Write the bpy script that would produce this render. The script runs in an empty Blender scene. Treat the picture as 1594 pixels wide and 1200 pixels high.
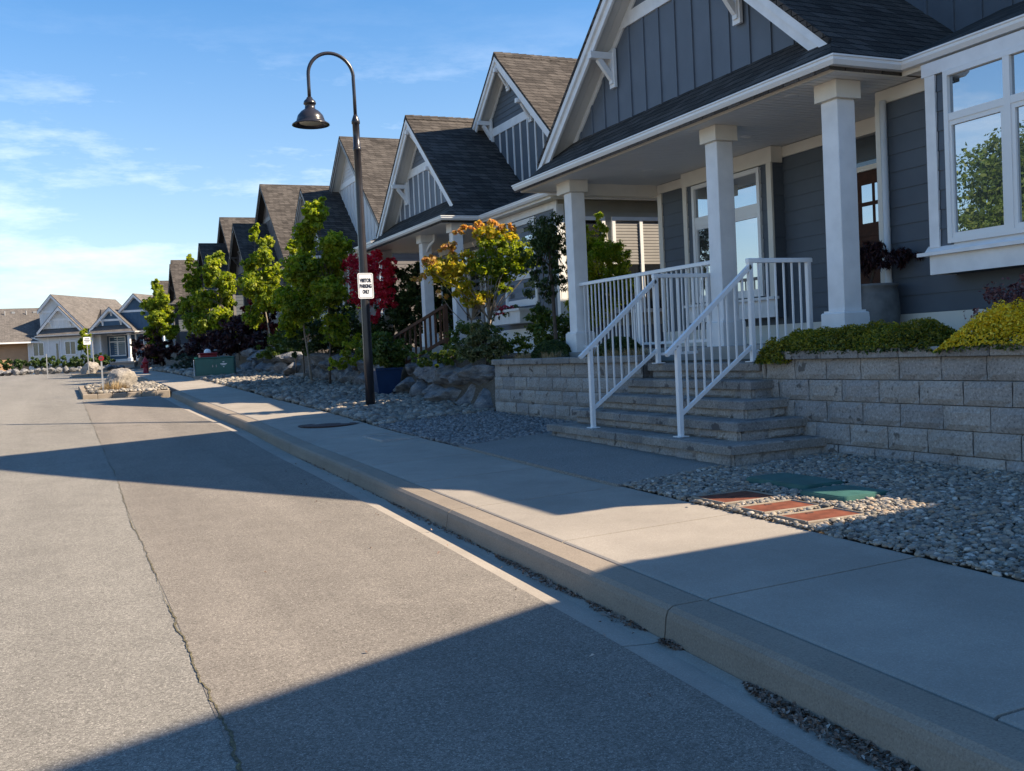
import bpy, math, random
import numpy as np
from mathutils import Vector, Matrix, noise as mnoise
random.seed(7); RNG = np.random.default_rng(11)
S = bpy.context.scene
COL = S.collection
ORG = {}            # world origin of each root, so that parts can be written in world coordinates

# ------------------------------------------------------------------ materials
def mat(name, rough=0.7, spec=0.3, metallic=0.0):
    m = bpy.data.materials.new(name); m.use_nodes = True
    nt = m.node_tree; b = nt.nodes['Principled BSDF']
    b.inputs['Roughness'].default_value = rough
    b.inputs['Specular IOR Level'].default_value = spec
    b.inputs['Metallic'].default_value = metallic
    return m, nt, b
def N(nt, t, **kw):
    n = nt.nodes.new(t)
    for k, v in kw.items(): setattr(n, k, v)
    return n
def ramp(nt, stops, interp='LINEAR'):
    r = N(nt, 'ShaderNodeValToRGB'); cr = r.color_ramp; cr.interpolation = interp
    while len(cr.elements) < len(stops): cr.elements.new(0.5)
    for e, (p, c) in zip(cr.elements, stops):
        e.position = p; e.color = (*c, 1) if len(c) == 3 else c
    return r
def obj_coords(nt, scale=(1, 1, 1)):
    tc = N(nt, 'ShaderNodeTexCoord'); mp = N(nt, 'ShaderNodeMapping')
    mp.inputs['Scale'].default_value = scale
    nt.links.new(tc.outputs['Object'], mp.inputs['Vector'])
    return mp.outputs['Vector']
def noise(nt, vec, scale, detail=4, rough=0.55):
    n = N(nt, 'ShaderNodeTexNoise'); n.inputs['Scale'].default_value = scale
    n.inputs['Detail'].default_value = detail; n.inputs['Roughness'].default_value = rough
    nt.links.new(vec, n.inputs['Vector']); return n.outputs['Fac']
def bump(nt, b, h, strength, dist=0.01):
    bp = N(nt, 'ShaderNodeBump'); bp.inputs['Strength'].default_value = strength
    bp.inputs['Distance'].default_value = dist
    nt.links.new(h, bp.inputs['Height']); nt.links.new(bp.outputs['Normal'], b.inputs['Normal'])
def mixc(nt, fac, a, b, mode='MIX'):
    m = N(nt, 'ShaderNodeMix', data_type='RGBA', blend_type=mode)
    for s, v in ((m.inputs[0], fac), (m.inputs[6], a), (m.inputs[7], b)):
        if isinstance(v, (int, float)): s.default_value = v
        elif isinstance(v, tuple): s.default_value = (*v, 1) if len(v) == 3 else v
        else: nt.links.new(v, s)
    return m.outputs[2]
def simple(name, col, rough=0.6, spec=0.3, var=0.12, scale=6.0, bmp=0.0, bscale=60.0, metallic=0.0):
    m, nt, b = mat(name, rough, spec, metallic)
    v = obj_coords(nt)
    f = noise(nt, v, scale, 5)
    lo = tuple(c * (1 - var) for c in col); hi = tuple(min(1, c * (1 + var)) for c in col)
    r = ramp(nt, [(0.3, lo), (0.7, hi)]); nt.links.new(f, r.inputs[0])
    nt.links.new(r.outputs[0], b.inputs['Base Color'])
    if bmp: bump(nt, b, noise(nt, v, bscale, 3), bmp, 0.004)
    return m
def speckle(name, base, dark, light, fine, rough=0.85, bmp=0.5, patch=0.12, pscale=0.6, spots=None):
    """asphalt / concrete: fine grains over large soft patches"""
    m, nt, b = mat(name, rough, 0.25)
    v = obj_coords(nt)
    f1 = noise(nt, v, fine, 2, 0.7); f2 = noise(nt, v, pscale, 5, 0.6)
    r = ramp(nt, [(0.30, dark), (0.47, base), (0.56, base), (0.72, light)]); nt.links.new(f1, r.inputs[0])
    pr = ramp(nt, [(0.25, (1 - patch,) * 3), (0.75, (1 + patch * 0.6,) * 3)]); nt.links.new(f2, pr.inputs[0])
    c = mixc(nt, 1.0, r.outputs[0], pr.outputs[0], 'MULTIPLY')
    if spots:
        f3 = noise(nt, v, spots[0], 3, 0.6)
        sr = ramp(nt, [(spots[1], (0, 0, 0)), (spots[1] + 0.04, (1, 1, 1))]); nt.links.new(f3, sr.inputs[0])
        c = mixc(nt, sr.outputs[0], c, spots[2])
    nt.links.new(c, b.inputs['Base Color'])
    bump(nt, b, f1, bmp, 0.004)
    return m
def paving(name, base, grain, lo, hi, fine, bmp, streak, broom=None, stain=None, amp=.30):
    """fine aggregate, long soft streaks along the street, blotches"""
    m, nt, b = mat(name, 0.9, 0.2); v = obj_coords(nt)
    f1 = noise(nt, v, fine, 3, 0.75)
    r = ramp(nt, [(0.34, lo), (0.46, base), (0.56, base), (0.66, hi)]); nt.links.new(f1, r.inputs[0])
    vo = N(nt, 'ShaderNodeTexVoronoi'); vo.inputs['Scale'].default_value = grain; nt.links.new(v, vo.inputs['Vector'])
    vr = ramp(nt, [(0.0, (1 - amp,) * 3), (0.5, (1.0,) * 3), (1.0, (1 + amp,) * 3)])
    sp = N(nt, 'ShaderNodeSeparateColor'); nt.links.new(vo.outputs['Color'], sp.inputs[0]); nt.links.new(sp.outputs[0], vr.inputs[0])
    c = mixc(nt, 1.0, r.outputs[0], vr.outputs[0], 'MULTIPLY')
    if amp > .2:
        sk = ramp(nt, [(0.90, (0, 0, 0)), (0.93, (.75,) * 3)]); nt.links.new(sp.outputs[1], sk.inputs[0])
        v2 = N(nt, 'ShaderNodeMath', operation='LESS_THAN'); v2.inputs[1].default_value = .42; nt.links.new(vo.outputs['Distance'], v2.inputs[0])
        mk = N(nt, 'ShaderNodeMath', operation='MULTIPLY'); nt.links.new(sk.outputs[0], mk.inputs[0]); nt.links.new(v2.outputs[0], mk.inputs[1])
        c = mixc(nt, mk.outputs[0], c, hi)
    f2 = noise(nt, obj_coords(nt, streak), 1.0, 5, 0.6); p2 = ramp(nt, [(0.28, (.84,) * 3), (0.72, (1.13,) * 3)]); nt.links.new(f2, p2.inputs[0])
    c = mixc(nt, 1.0, c, p2.outputs[0], 'MULTIPLY')
    f3 = noise(nt, v, 2.3, 6, 0.68); p3 = ramp(nt, [(0.30, (.90,) * 3), (0.70, (1.07,) * 3)]); nt.links.new(f3, p3.inputs[0])
    c = mixc(nt, 1.0, c, p3.outputs[0], 'MULTIPLY')
    if stain:
        f4 = noise(nt, v, stain[0], 4, 0.7); s4 = ramp(nt, [(stain[1], (0, 0, 0)), (stain[1] + .05, (.7,) * 3)]); nt.links.new(f4, s4.inputs[0])
        c = mixc(nt, s4.outputs[0], c, stain[2])
    nt.links.new(c, b.inputs['Base Color'])
    h = f1
    if broom: h = noise(nt, obj_coords(nt, broom), 1.0, 2, 0.6)
    bump(nt, b, h, bmp, 0.003)
    return m
def per_block(m, lo, hi):
    nt = m.node_tree; b = nt.nodes['Principled BSDF']; src = b.inputs['Base Color'].links[0].from_socket
    g = N(nt, 'ShaderNodeNewGeometry'); r = ramp(nt, [(0, lo), (1, hi)]); nt.links.new(g.outputs['Random Per Island'], r.inputs[0])
    nt.links.new(mixc(nt, 1.0, src, r.outputs[0], 'MULTIPLY'), b.inputs['Base Color'])
def shingle(name, c1, c2, mortar):
    m, nt, b = mat(name, 0.95, 0.04)
    tc = N(nt, 'ShaderNodeTexCoord'); sx = N(nt, 'ShaderNodeSeparateXYZ')
    nt.links.new(tc.outputs['Object'], sx.inputs[0])
    ad = N(nt, 'ShaderNodeMath', operation='ADD'); nt.links.new(sx.outputs[0], ad.inputs[0]); nt.links.new(sx.outputs[1], ad.inputs[1])
    cb = N(nt, 'ShaderNodeCombineXYZ'); nt.links.new(ad.outputs[0], cb.inputs[0]); nt.links.new(sx.outputs[2], cb.inputs[1])
    br = N(nt, 'ShaderNodeTexBrick'); br.offset = 0.37; br.squash = 1.0
    br.inputs['Scale'].default_value = 1.0; br.inputs['Brick Width'].default_value = 0.24
    br.inputs['Row Height'].default_value = 0.092; br.inputs['Mortar Size'].default_value = 0.007
    br.inputs['Mortar Smooth'].default_value = 0.3; br.inputs['Bias'].default_value = 0.0
    br.inputs['Color1'].default_value = (*c1, 1); br.inputs['Color2'].default_value = (*c2, 1); br.inputs['Mortar'].default_value = (*mortar, 1)
    nt.links.new(cb.outputs[0], br.inputs['Vector'])
    f = noise(nt, tc.outputs['Object'], 90, 2, 0.7); f2 = noise(nt, tc.outputs['Object'], 1.1, 4)
    r = ramp(nt, [(0.3, (0.6, 0.6, 0.6)), (0.7, (1.35, 1.33, 1.3))]); nt.links.new(f, r.inputs[0])
    r2 = ramp(nt, [(0.3, (0.85,) * 3), (0.7, (1.12,) * 3)]); nt.links.new(f2, r2.inputs[0])
    c = mixc(nt, 1.0, br.outputs['Color'], r.outputs[0], 'MULTIPLY'); c = mixc(nt, 1.0, c, r2.outputs[0], 'MULTIPLY')
    nt.links.new(c, b.inputs['Base Color'])
    inv = N(nt, 'ShaderNodeMath', operation='SUBTRACT'); inv.inputs[0].default_value = 1; nt.links.new(br.outputs['Fac'], inv.inputs[1])
    bump(nt, b, inv.outputs[0], 0.7, 0.012)
    return m
def planks(name, col, axis, step, rough=0.55, depth=0.006):
    """board ceiling: narrow grooves across one object axis"""
    m, nt, b = mat(name, rough, 0.3)
    tc = N(nt, 'ShaderNodeTexCoord'); sx = N(nt, 'ShaderNodeSeparateXYZ'); nt.links.new(tc.outputs['Object'], sx.inputs[0])
    d = N(nt, 'ShaderNodeMath', operation='DIVIDE'); d.inputs[1].default_value = step; nt.links.new(sx.outputs[axis], d.inputs[0])
    fr = N(nt, 'ShaderNodeMath', operation='FRACT'); nt.links.new(d.outputs[0], fr.inputs[0])
    r = ramp(nt, [(0.0, (0, 0, 0)), (0.11, (1, 1, 1)), (0.89, (1, 1, 1)), (1.0, (0, 0, 0))]); nt.links.new(fr.outputs[0], r.inputs[0])
    b.inputs['Base Color'].default_value = (*col, 1)
    bump(nt, b, r.outputs[0], 0.9, depth)
    return m
def island_mat(name, stops, rough=0.8, spec=0.3, transl=0.0, tcol=None, bmp=0.0, sub=0.25, interp='LINEAR'):
    """each separate piece of the mesh (leaf, pebble) gets its own tone"""
    m, nt, b = mat(name, rough, spec)
    g = N(nt, 'ShaderNodeNewGeometry')
    r = ramp(nt, stops, interp); nt.links.new(g.outputs['Random Per Island'], r.inputs[0])
    v = obj_coords(nt); f = noise(nt, v, 40 if not transl else 1.3, 3)
    r2 = ramp(nt, [(0.3, (1 - sub,) * 3), (0.7, (1 + sub,) * 3)]); nt.links.new(f, r2.inputs[0])
    c = mixc(nt, 1.0, r.outputs[0], r2.outputs[0], 'MULTIPLY')
    nt.links.new(c, b.inputs['Base Color'])
    if bmp: bump(nt, b, f, bmp, 0.004)
    if transl:
        t = N(nt, 'ShaderNodeBsdfTranslucent')
        tc = mixc(nt, 1.0, c, tcol or (1.6, 1.9, 0.5), 'MULTIPLY'); nt.links.new(tc, t.inputs['Color'])
        mx = N(nt, 'ShaderNodeMixShader'); mx.inputs[0].default_value = transl
        nt.links.new(b.outputs[0], mx.inputs[1]); nt.links.new(t.outputs[0], mx.inputs[2])
        nt.links.new(mx.outputs[0], nt.nodes['Material Output'].inputs['Surface'])
    return m
def glass(name, tint=(0.012, 0.016, 0.02), fac=0.42):
    m, nt, b = mat(name, 0.25, 0.5)
    b.inputs['Base Color'].default_value = (*tint, 1)
    g = N(nt, 'ShaderNodeBsdfGlossy'); g.inputs['Roughness'].default_value = 0.004; g.inputs['Color'].default_value = (0.86, 0.93, 1, 1)
    fr = N(nt, 'ShaderNodeFresnel'); fr.inputs['IOR'].default_value = 1.5
    ad = N(nt, 'ShaderNodeMath', operation='ADD', use_clamp=True); ad.inputs[1].default_value = fac - 0.04
    nt.links.new(fr.outputs[0], ad.inputs[0])
    v = obj_coords(nt); bp = N(nt, 'ShaderNodeBump'); bp.inputs['Strength'].default_value = 0.02; bp.inputs['Distance'].default_value = 0.02
    nt.links.new(noise(nt, v, 1.3, 1), bp.inputs['Height']); nt.links.new(bp.outputs[0], g.inputs['Normal'])
    mx = N(nt, 'ShaderNodeMixShader'); nt.links.new(ad.outputs[0], mx.inputs[0])
    nt.links.new(b.outputs[0], mx.inputs[1]); nt.links.new(g.outputs[0], mx.inputs[2])
    nt.links.new(mx.outputs[0], nt.nodes['Material Output'].inputs['Surface'])
    return m

M = {}
M['asphalt'] = paving('asphalt', (0.212, 0.198, 0.173), 105, (0.11, 0.10, 0.088), (0.50, 0.46, 0.40), 230, 0.3, (.9, .10, 1), None, (1.1, .70, (0.15, 0.14, 0.125)))
M['asphalt_bay'] = paving('asphalt_bay', (0.200, 0.177, 0.150), 110, (0.10, 0.09, 0.076), (0.46, 0.41, 0.35), 240, 0.3, (1.3, .14, 1), None, (1.4, .69, (0.14, 0.125, 0.11)))
M['concrete'] = paving('concrete', (0.342, 0.303, 0.255), 160, (0.335, 0.295, 0.25), (0.45, 0.40, 0.345), 130, 0.3, (.7, .5, 1), (14, 260, 1), (3.2, .68, (0.29, 0.26, 0.225)), .08)
M['kerb'] = paving('kerb_concrete', (0.285, 0.238, 0.188), 140, (0.22, 0.18, 0.14), (0.34, 0.29, 0.235), 110, 0.25, (1.5, .35, 6), None, (4.5, .66, (0.24, 0.205, 0.165)), .07)  # stained concrete, browner still so the kerb face's shade sits in the colour
M['aggregate'] = speckle('aggregate', (0.25, 0.23, 0.205), (0.09, 0.083, 0.075), (0.56, 0.52, 0.47), 95, 0.85, 1.0, 0.12, 1.0)
M['soil'] = speckle('soil', (0.12, 0.095, 0.07), (0.05, 0.04, 0.03), (0.24, 0.2, 0.16), 35, 0.95, 1.0, 0.25, 0.5)
M['joint'] = simple('joint_dark', (0.03, 0.027, 0.024), 0.95)
M['crack'] = speckle('crack', (0.13, 0.112, 0.07), (0.045, 0.042, 0.034), (0.30, 0.25, 0.11), 55, 0.95, 1.0)
M['block'] = speckle('wall_block', (0.335, 0.315, 0.295), (0.19, 0.178, 0.168), (0.48, 0.46, 0.435), 48, 0.92, 1.0, 0.22, 2.2, (5, 0.63, (0.13, 0.12, 0.11)))
M['cap'] = speckle('wall_cap', (0.27, 0.25, 0.23), (0.15, 0.14, 0.13), (0.40, 0.38, 0.355), 55, 0.92, 0.7, 0.3, 2.6, (6, 0.6, (0.11, 0.10, 0.095)))
per_block(M['block'], (.86, .87, .89), (1.14, 1.11, 1.06)); per_block(M['cap'], (.84, .85, .87), (1.18, 1.15, 1.10))
M['white'] = simple('white_paint', (0.79, 0.79, 0.785), 0.5, 0.35, 0.07, 5, 0.12, 22)
M['cream'] = simple('cream_trim', (0.76, 0.71, 0.62), 0.5, 0.4, 0.05, 3, 0.06, 25)  # white trim with the pavement's warm bounce light put into its colour
M['white_metal'] = simple('white_powder_coat', (0.80, 0.80, 0.80), 0.32, 0.5, 0.03, 4)
M['vinyl'] = simple('white_vinyl', (0.78, 0.78, 0.77), 0.3, 0.5, 0.03, 3)
M['slate'] = simple('slate_siding', (0.105, 0.125, 0.15), 0.62, 0.3, 0.10, 2.0, 0.12, 40)
M['slate_board'] = simple('slate_board', (0.125, 0.15, 0.185), 0.6, 0.3, 0.08, 2.0, 0.10, 40)
M['slate_light'] = simple('slate_light', (0.15, 0.175, 0.21), 0.6, 0.3, 0.08, 2.0, 0.1, 40)
M['beige'] = simple('beige_siding', (0.40, 0.38, 0.32), 0.65, 0.3, 0.08, 2.0, 0.1, 40)
M['white_board'] = simple('white_board', (0.62, 0.63, 0.64), 0.6, 0.3, 0.05, 2.0, 0.1, 40)
M['taupe'] = simple('taupe_siding', (0.17, 0.155, 0.15), 0.65, 0.3, 0.08, 2.0, 0.1, 40)
M['dark_trim'] = simple('dark_trim', (0.055, 0.048, 0.045), 0.5, 0.35, 0.1, 3)
M['gray_trim'] = simple('gray_trim', (0.22, 0.21, 0.20), 0.5, 0.35, 0.1, 3)
M['blue_sid'] = simple('blue_siding', (0.06, 0.12, 0.19), 0.6, 0.3, 0.08, 2.0, 0.1, 40)
M['cream_sid'] = simple('pale_siding', (0.68, 0.68, 0.66), 0.6, 0.3, 0.05, 2.0, 0.1, 40)
M['tan_sid'] = simple('tan_siding', (0.45, 0.28, 0.16), 0.6, 0.3, 0.08, 2.0, 0.1, 40)
M['ceiling'] = planks('porch_ceiling', (0.80, 0.79, 0.76), 1, 0.10, .55, .02)
M['soffit'] = planks('soffit', (0.62, 0.61, 0.58), 0, 0.12)
M['shingle'] = shingle('charcoal_shingle', (0.060, 0.054, 0.050), (0.115, 0.103, 0.094), (0.018, 0.017, 0.016))
M['shingle_gray'] = shingle('gray_shingle', (0.13, 0.12, 0.115), (0.18, 0.165, 0.155), (0.06, 0.055, 0.05))
M['glass'] = glass('window_glass')
M['glass_dark'] = glass('dark_glass', (0.008, 0.01, 0.012), 0.07)
M['blind'] = planks('window_blind', (0.42, 0.40, 0.34), 2, 0.07)
M['wood_door'] = simple('door_wood', (0.055, 0.020, 0.010), 0.55, 0.15, 0.35, 14, 0.1, 60)
M['wood_rail'] = simple('rail_wood', (0.11, 0.052, 0.03), 0.6, 0.3, 0.3, 8, 0.2, 50)
M['floor'] = simple('porch_concrete', (0.30, 0.29, 0.27), 0.8, 0.2, 0.1, 3, 0.2, 50)
M['black'] = simple('black_metal', (0.018, 0.018, 0.02), 0.38, 0.5, 0.2, 4)
M['bronze'] = simple('dark_bronze_metal', (0.028, 0.026, 0.03), 0.28, 0.5, 0.2, 5)
M['lens'] = simple('lamp_lens', (0.55, 0.52, 0.42), 0.3, 0.4, 0.05)
M['sign'] = simple('sign_white', (0.78, 0.79, 0.80), 0.35, 0.4, 0.03)
M['ink'] = simple('sign_ink', (0.012, 0.016, 0.03), 0.5)
M['galv'] = simple('galvanised', (0.38, 0.38, 0.38), 0.45, 0.5, 0.15, 20, 0, 0, 0.4)
M['rust'] = simple('rusty_plate', (0.17, 0.055, 0.032), 0.85, 0.2, 0.35, 9, 0.5, 60)
M['iron'] = simple('iron_cover', (0.085, 0.055, 0.05), 0.75, 0.3, 0.3, 20, 0.8, 70)
M['greenlid'] = simple('green_plastic', (0.045, 0.135, 0.12), 0.55, 0.3, 0.2, 6, 0.3, 80)
M['greenbox'] = simple('green_enamel', (0.012, 0.115, 0.10), 0.4, 0.4, 0.1, 3)
M['red'] = simple('red_paint', (0.26, 0.012, 0.018), 0.4, 0.45, 0.15, 6)
M['bluepot'] = simple('blue_glaze', (0.012, 0.035, 0.095), 0.3, 0.5, 0.2, 5)
M['graypot'] = simple('gray_pot', (0.14, 0.145, 0.145), 0.7, 0.3, 0.25, 7, 0.3, 40)
def rock_mat(name, a, b_, c):
    m, nt, b = mat(name, 0.9, 0.2); v = obj_coords(nt)
    f = noise(nt, v, 2.4, 8, 0.65); f2 = noise(nt, v, 26, 5, 0.7)
    r = ramp(nt, [(0.32, a), (0.5, b_), (0.68, c)]); nt.links.new(f, r.inputs[0])
    r2 = ramp(nt, [(0.3, (0.6,) * 3), (0.7, (1.3,) * 3)]); nt.links.new(f2, r2.inputs[0])
    nt.links.new(mixc(nt, 1.0, r.outputs[0], r2.outputs[0], 'MULTIPLY'), b.inputs['Base Color'])
    bump(nt, b, f2, 0.8, 0.03); return m
M['rock'] = rock_mat('wall_rock', (0.09, 0.09, 0.095), (0.21, 0.208, 0.21), (0.35, 0.335, 0.32))
M['pale_rock'] = rock_mat('pale_rock', (0.16, 0.15, 0.145), (0.29, 0.265, 0.235), (0.42, 0.38, 0.33))
M['pebble'] = island_mat('pebbles', [(0, (0.09, 0.085, 0.078)), (0.2, (0.21, 0.19, 0.16)), (0.4, (0.34, 0.29, 0.23)), (0.6, (0.22, 0.21, 0.195)), (0.78, (0.32, 0.23, 0.155)), (0.9, (0.52, 0.475, 0.41)), (1, (0.13, 0.125, 0.12))], 0.75, 0.25, bmp=0.3)
M['crushed'] = island_mat('crushed_gravel', [(0, (0.11, 0.11, 0.11)), (0.5, (0.19, 0.185, 0.18)), (1, (0.32, 0.31, 0.30))], 0.85, 0.25, bmp=0.3)
M['cobble'] = island_mat('cobbles', [(0, (0.12, 0.115, 0.105)), (0.5, (0.25, 0.225, 0.19)), (0.8, (0.36, 0.33, 0.285)), (1, (0.20, 0.16, 0.12))], 0.8, 0.25, bmp=0.4)
M['litter'] = island_mat('leaf_litter', [(0, (0.13, 0.085, 0.065)), (0.6, (0.26, 0.175, 0.13)), (0.9, (0.38, 0.28, 0.22)), (1, (0.48, 0.40, 0.33))], 0.9, 0.15)
M['bark'] = simple('bark', (0.10, 0.08, 0.065), 0.9, 0.15, 0.35, 12, 0.9, 30)
M['pale_bark'] = simple('pale_bark', (0.26, 0.225, 0.185), 0.85, 0.2, 0.25, 10, 0.6, 30)
M['hose'] = simple('black_hose', (0.02, 0.02, 0.02), 0.5)
LEAF = {
 'maple_green': ([(0, (0.08, 0.13, 0.015)), (0.6, (0.17, 0.23, 0.02)), (1, (0.28, 0.31, 0.03))], 0.5, (2.0, 1.9, 0.45)),
 'yellow_maple': ([(0, (0.22, 0.25, 0.02)), (0.5, (0.40, 0.36, 0.025)), (0.85, (0.52, 0.40, 0.05)), (1, (0.52, 0.32, 0.08))], 0.5, (1.8, 1.7, 0.5)),
 'orange_tip': ([(0, (0.52, 0.42, 0.05)), (0.5, (0.58, 0.38, 0.12)), (1, (0.58, 0.30, 0.16))], 0.45, (1.6, 1.3, 0.8)),
 'red_maple': ([(0, (0.45, 0.018, 0.05)), (0.6, (0.72, 0.04, 0.095)), (1, (0.78, 0.14, 0.19))], 0.5, (1.6, 0.7, 0.8)),
 'burgundy': ([(0, (0.045, 0.010, 0.016)), (0.7, (0.10, 0.02, 0.028)), (1, (0.16, 0.03, 0.04))], 0.3, (1.8, 0.7, 0.7)),
 'purple': ([(0, (0.028, 0.012, 0.016)), (0.8, (0.055, 0.022, 0.026)), (1, (0.09, 0.045, 0.035))], 0.2, (1.5, 0.8, 0.8)),
 'dark_green': ([(0, (0.028, 0.055, 0.018)), (0.7, (0.055, 0.09, 0.028)), (1, (0.10, 0.14, 0.04))], 0.3, (1.5, 1.7, 0.6)),
 'mid_green': ([(0, (0.055, 0.09, 0.02)), (0.7, (0.105, 0.155, 0.032)), (1, (0.19, 0.22, 0.05))], 0.4, (1.7, 1.8, 0.5)),
 'lime': ([(0, (0.14, 0.20, 0.02)), (0.6, (0.27, 0.32, 0.025)), (1, (0.42, 0.42, 0.06))], 0.5, (1.8, 1.8, 0.5)),
 'blue_green': ([(0, (0.035, 0.06, 0.045)), (0.7, (0.065, 0.095, 0.07)), (1, (0.10, 0.13, 0.09))], 0.2, (1.3, 1.5, 0.9)),
 'variegated': ([(0, (0.05, 0.075, 0.025)), (0.6, (0.13, 0.15, 0.06)), (1, (0.30, 0.30, 0.16))], 0.3, (1.5, 1.5, 0.7)),
 'olive': ([(0, (0.13, 0.135, 0.015)), (0.6, (0.26, 0.235, 0.02)), (1, (0.40, 0.33, 0.03))], 0.3, (1.5, 1.5, 0.5)),
 'yellow': ([(0, (0.60, 0.42, 0.012)), (0.5, (0.80, 0.58, 0.02)), (1, (0.85, 0.66, 0.08))], 0.25, (1.2, 1.1, 0.5)),
 'barberry': ([(0, (0.08, 0.035, 0.04)), (0.6, (0.17, 0.075, 0.08)), (1, (0.28, 0.15, 0.13))], 0.25, (1.5, 0.9, 0.9)),
 'straw': ([(0, (0.30, 0.22, 0.12)), (0.6, (0.42, 0.32, 0.19)), (1, (0.52, 0.42, 0.28))], 0.3, (1.2, 1.1, 0.8)),
 'flower': ([(0, (0.45, 0.03, 0.06)), (0.6, (0.55, 0.06, 0.12)), (1, (0.6, 0.2, 0.3))], 0.3, (1.2, 0.8, 0.8)),
}
for k, (st, tr, tc) in LEAF.items(): M['leaf_' + k] = island_mat('leaf_' + k, st, 0.5, 0.35, tr, tc, sub=0.3)

# ------------------------------------------------------------------ mesh builder and object helpers
class MB:
    def __init__(s): s.v = []; s.f = []
    def add(s, vs, fs):
        o = len(s.v); s.v.extend([tuple(p) for p in vs]); s.f.extend([tuple(i + o for i in f) for f in fs]); return s
    def box(s, x0, x1, y0, y1, z0, z1):
        x0, x1 = min(x0, x1), max(x0, x1); y0, y1 = min(y0, y1), max(y0, y1); z0, z1 = min(z0, z1), max(z0, z1)
        return s.add([(x0, y0, z0), (x1, y0, z0), (x1, y1, z0), (x0, y1, z0), (x0, y0, z1), (x1, y0, z1), (x1, y1, z1), (x0, y1, z1)],
                     [(0, 3, 2, 1), (4, 5, 6, 7), (0, 1, 5, 4), (1, 2, 6, 5), (2, 3, 7, 6), (3, 0, 4, 7)])
    def cbox(s, x0, x1, y0, y1, z0, z1, c=0.01):
        """box with chamfered vertical and top edges"""
        x0, x1 = min(x0, x1), max(x0, x1); y0, y1 = min(y0, y1), max(y0, y1)
        def ring(i, z): return [(x0 + i, y0, z), (x1 - i, y0, z), (x1, y0 + i, z), (x1, y1 - i, z), (x1 - i, y1, z), (x0 + i, y1, z), (x0, y1 - i, z), (x0, y0 + i, z)]
        def ins(z): return [(x0 + c, y0 + c, z), (x1 - c, y0 + c, z), (x1 - c, y0 + c, z), (x1 - c, y1 - c, z), (x1 - c, y1 - c, z), (x0 + c, y1 - c, z), (x0 + c, y1 - c, z), (x0 + c, y0 + c, z)]
        a = ring(c * .6, z0); b = ring(c * .6, z1 - c); vs = a + b + [(x0 + c, y0 + c, z1), (x1 - c, y0 + c, z1), (x1 - c, y1 - c, z1), (x0 + c, y1 - c, z1)]
        fs = [(i, (i + 1) % 8, 8 + (i + 1) % 8, 8 + i) for i in range(8)]
        fs += [(7, 6, 5, 4, 3, 2, 1, 0), (16, 17, 18, 19), (8, 9, 17, 16), (9, 10, 17), (10, 11, 18, 17), (11, 12, 18), (12, 13, 19, 18), (13, 14, 19), (14, 15, 16, 19), (15, 8, 16)]
        return s.add(vs, fs)
    def slab(s, poly, d):
        """polygon (list of 3D points) extruded by vector d"""
        n = len(poly); d = Vector(d); a = [Vector(p) for p in poly]; b = [p + d for p in a]
        return s.add(a + b, [tuple(range(n))[::-1], tuple(range(n, 2 * n))] + [(i, (i + 1) % n, n + (i + 1) % n, n + i) for i in range(n)])
    def beam(s, p, q, w, h, up=(0, 0, 1)):
        p, q = Vector(p), Vector(q); d = (q - p).normalized(); u = Vector(up); sd = d.cross(u)
        if sd.length < 1e-4: sd = d.cross(Vector((1, 0, 0)))
        sd.normalize(); u = sd.cross(d).normalized(); a = sd * w / 2; b = u * h / 2
        r = [p - a - b, p + a - b, p + a + b, p - a + b]; t = [x + (q - p) for x in r]
        return s.add(r + t, [(0, 3, 2, 1), (4, 5, 6, 7), (0, 1, 5, 4), (1, 2, 6, 5), (2, 3, 7, 6), (3, 0, 4, 7)])
    def tube(s, pts, rad, n=10, cap=True):
        pts = [Vector(p) for p in pts]; rad = rad if hasattr(rad, '__len__') else [rad] * len(pts)
        rings = []; prev = None
        for i, p in enumerate(pts):
            d = (pts[min(i + 1, len(pts) - 1)] - pts[max(i - 1, 0)]).normalized()
            a = prev if prev is not None else (Vector((1, 0, 0)) if abs(d.x) < .9 else Vector((0, 1, 0)))
            a = (a - d * a.dot(d)).normalized(); prev = a; b = d.cross(a)
            rings.append([p + (a * math.cos(2 * math.pi * k / n) + b * math.sin(2 * math.pi * k / n)) * rad[i] for k in range(n)])
        vs = [q for r in rings for q in r]; fs = []
        for i in range(len(pts) - 1):
            for k in range(n): fs.append((i * n + k, i * n + (k + 1) % n, (i + 1) * n + (k + 1) % n, (i + 1) * n + k))
        if cap: fs += [tuple(range(n))[::-1], tuple(range((len(pts) - 1) * n, len(pts) * n))]
        return s.add(vs, fs)
    def lathe(s, prof, c, n=28):
        cx, cy, cz = c; vs = []; fs = []
        for r, z in prof:
            for k in range(n): vs.append((cx + r * math.cos(2 * math.pi * k / n), cy + r * math.sin(2 * math.pi * k / n), cz + z))
        for i in range(len(prof) - 1):
            for k in range(n): fs.append((i * n + k, i * n + (k + 1) % n, (i + 1) * n + (k + 1) % n, (i + 1) * n + k))
        return s.add(vs, fs)
    def build(s, name, m, parent=None, at=None, smooth=False):
        o = np.zeros(3)
        if parent is not None: o = np.array(ORG[parent.name])
        elif at is not None: o = np.array(at, float)
        me = bpy.data.meshes.new(name)
        me.from_pydata([(p[0] - o[0], p[1] - o[1], p[2] - o[2]) for p in s.v], [], s.f); me.update()
        me.materials.append(m if not isinstance(m, str) else M[m])
        return link(name, me, parent, o, smooth)
def link(name, me, parent, o, smooth=False):
    ob = bpy.data.objects.new(name, me); COL.objects.link(ob)
    if smooth:
        me.polygons.foreach_set('use_smooth', [True] * len(me.polygons))
    if parent is not None:
        ob.parent = parent; ORG[ob.name] = ORG[parent.name]
    else:
        ob.location = tuple(o); ORG[ob.name] = tuple(o)
    return ob
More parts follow.
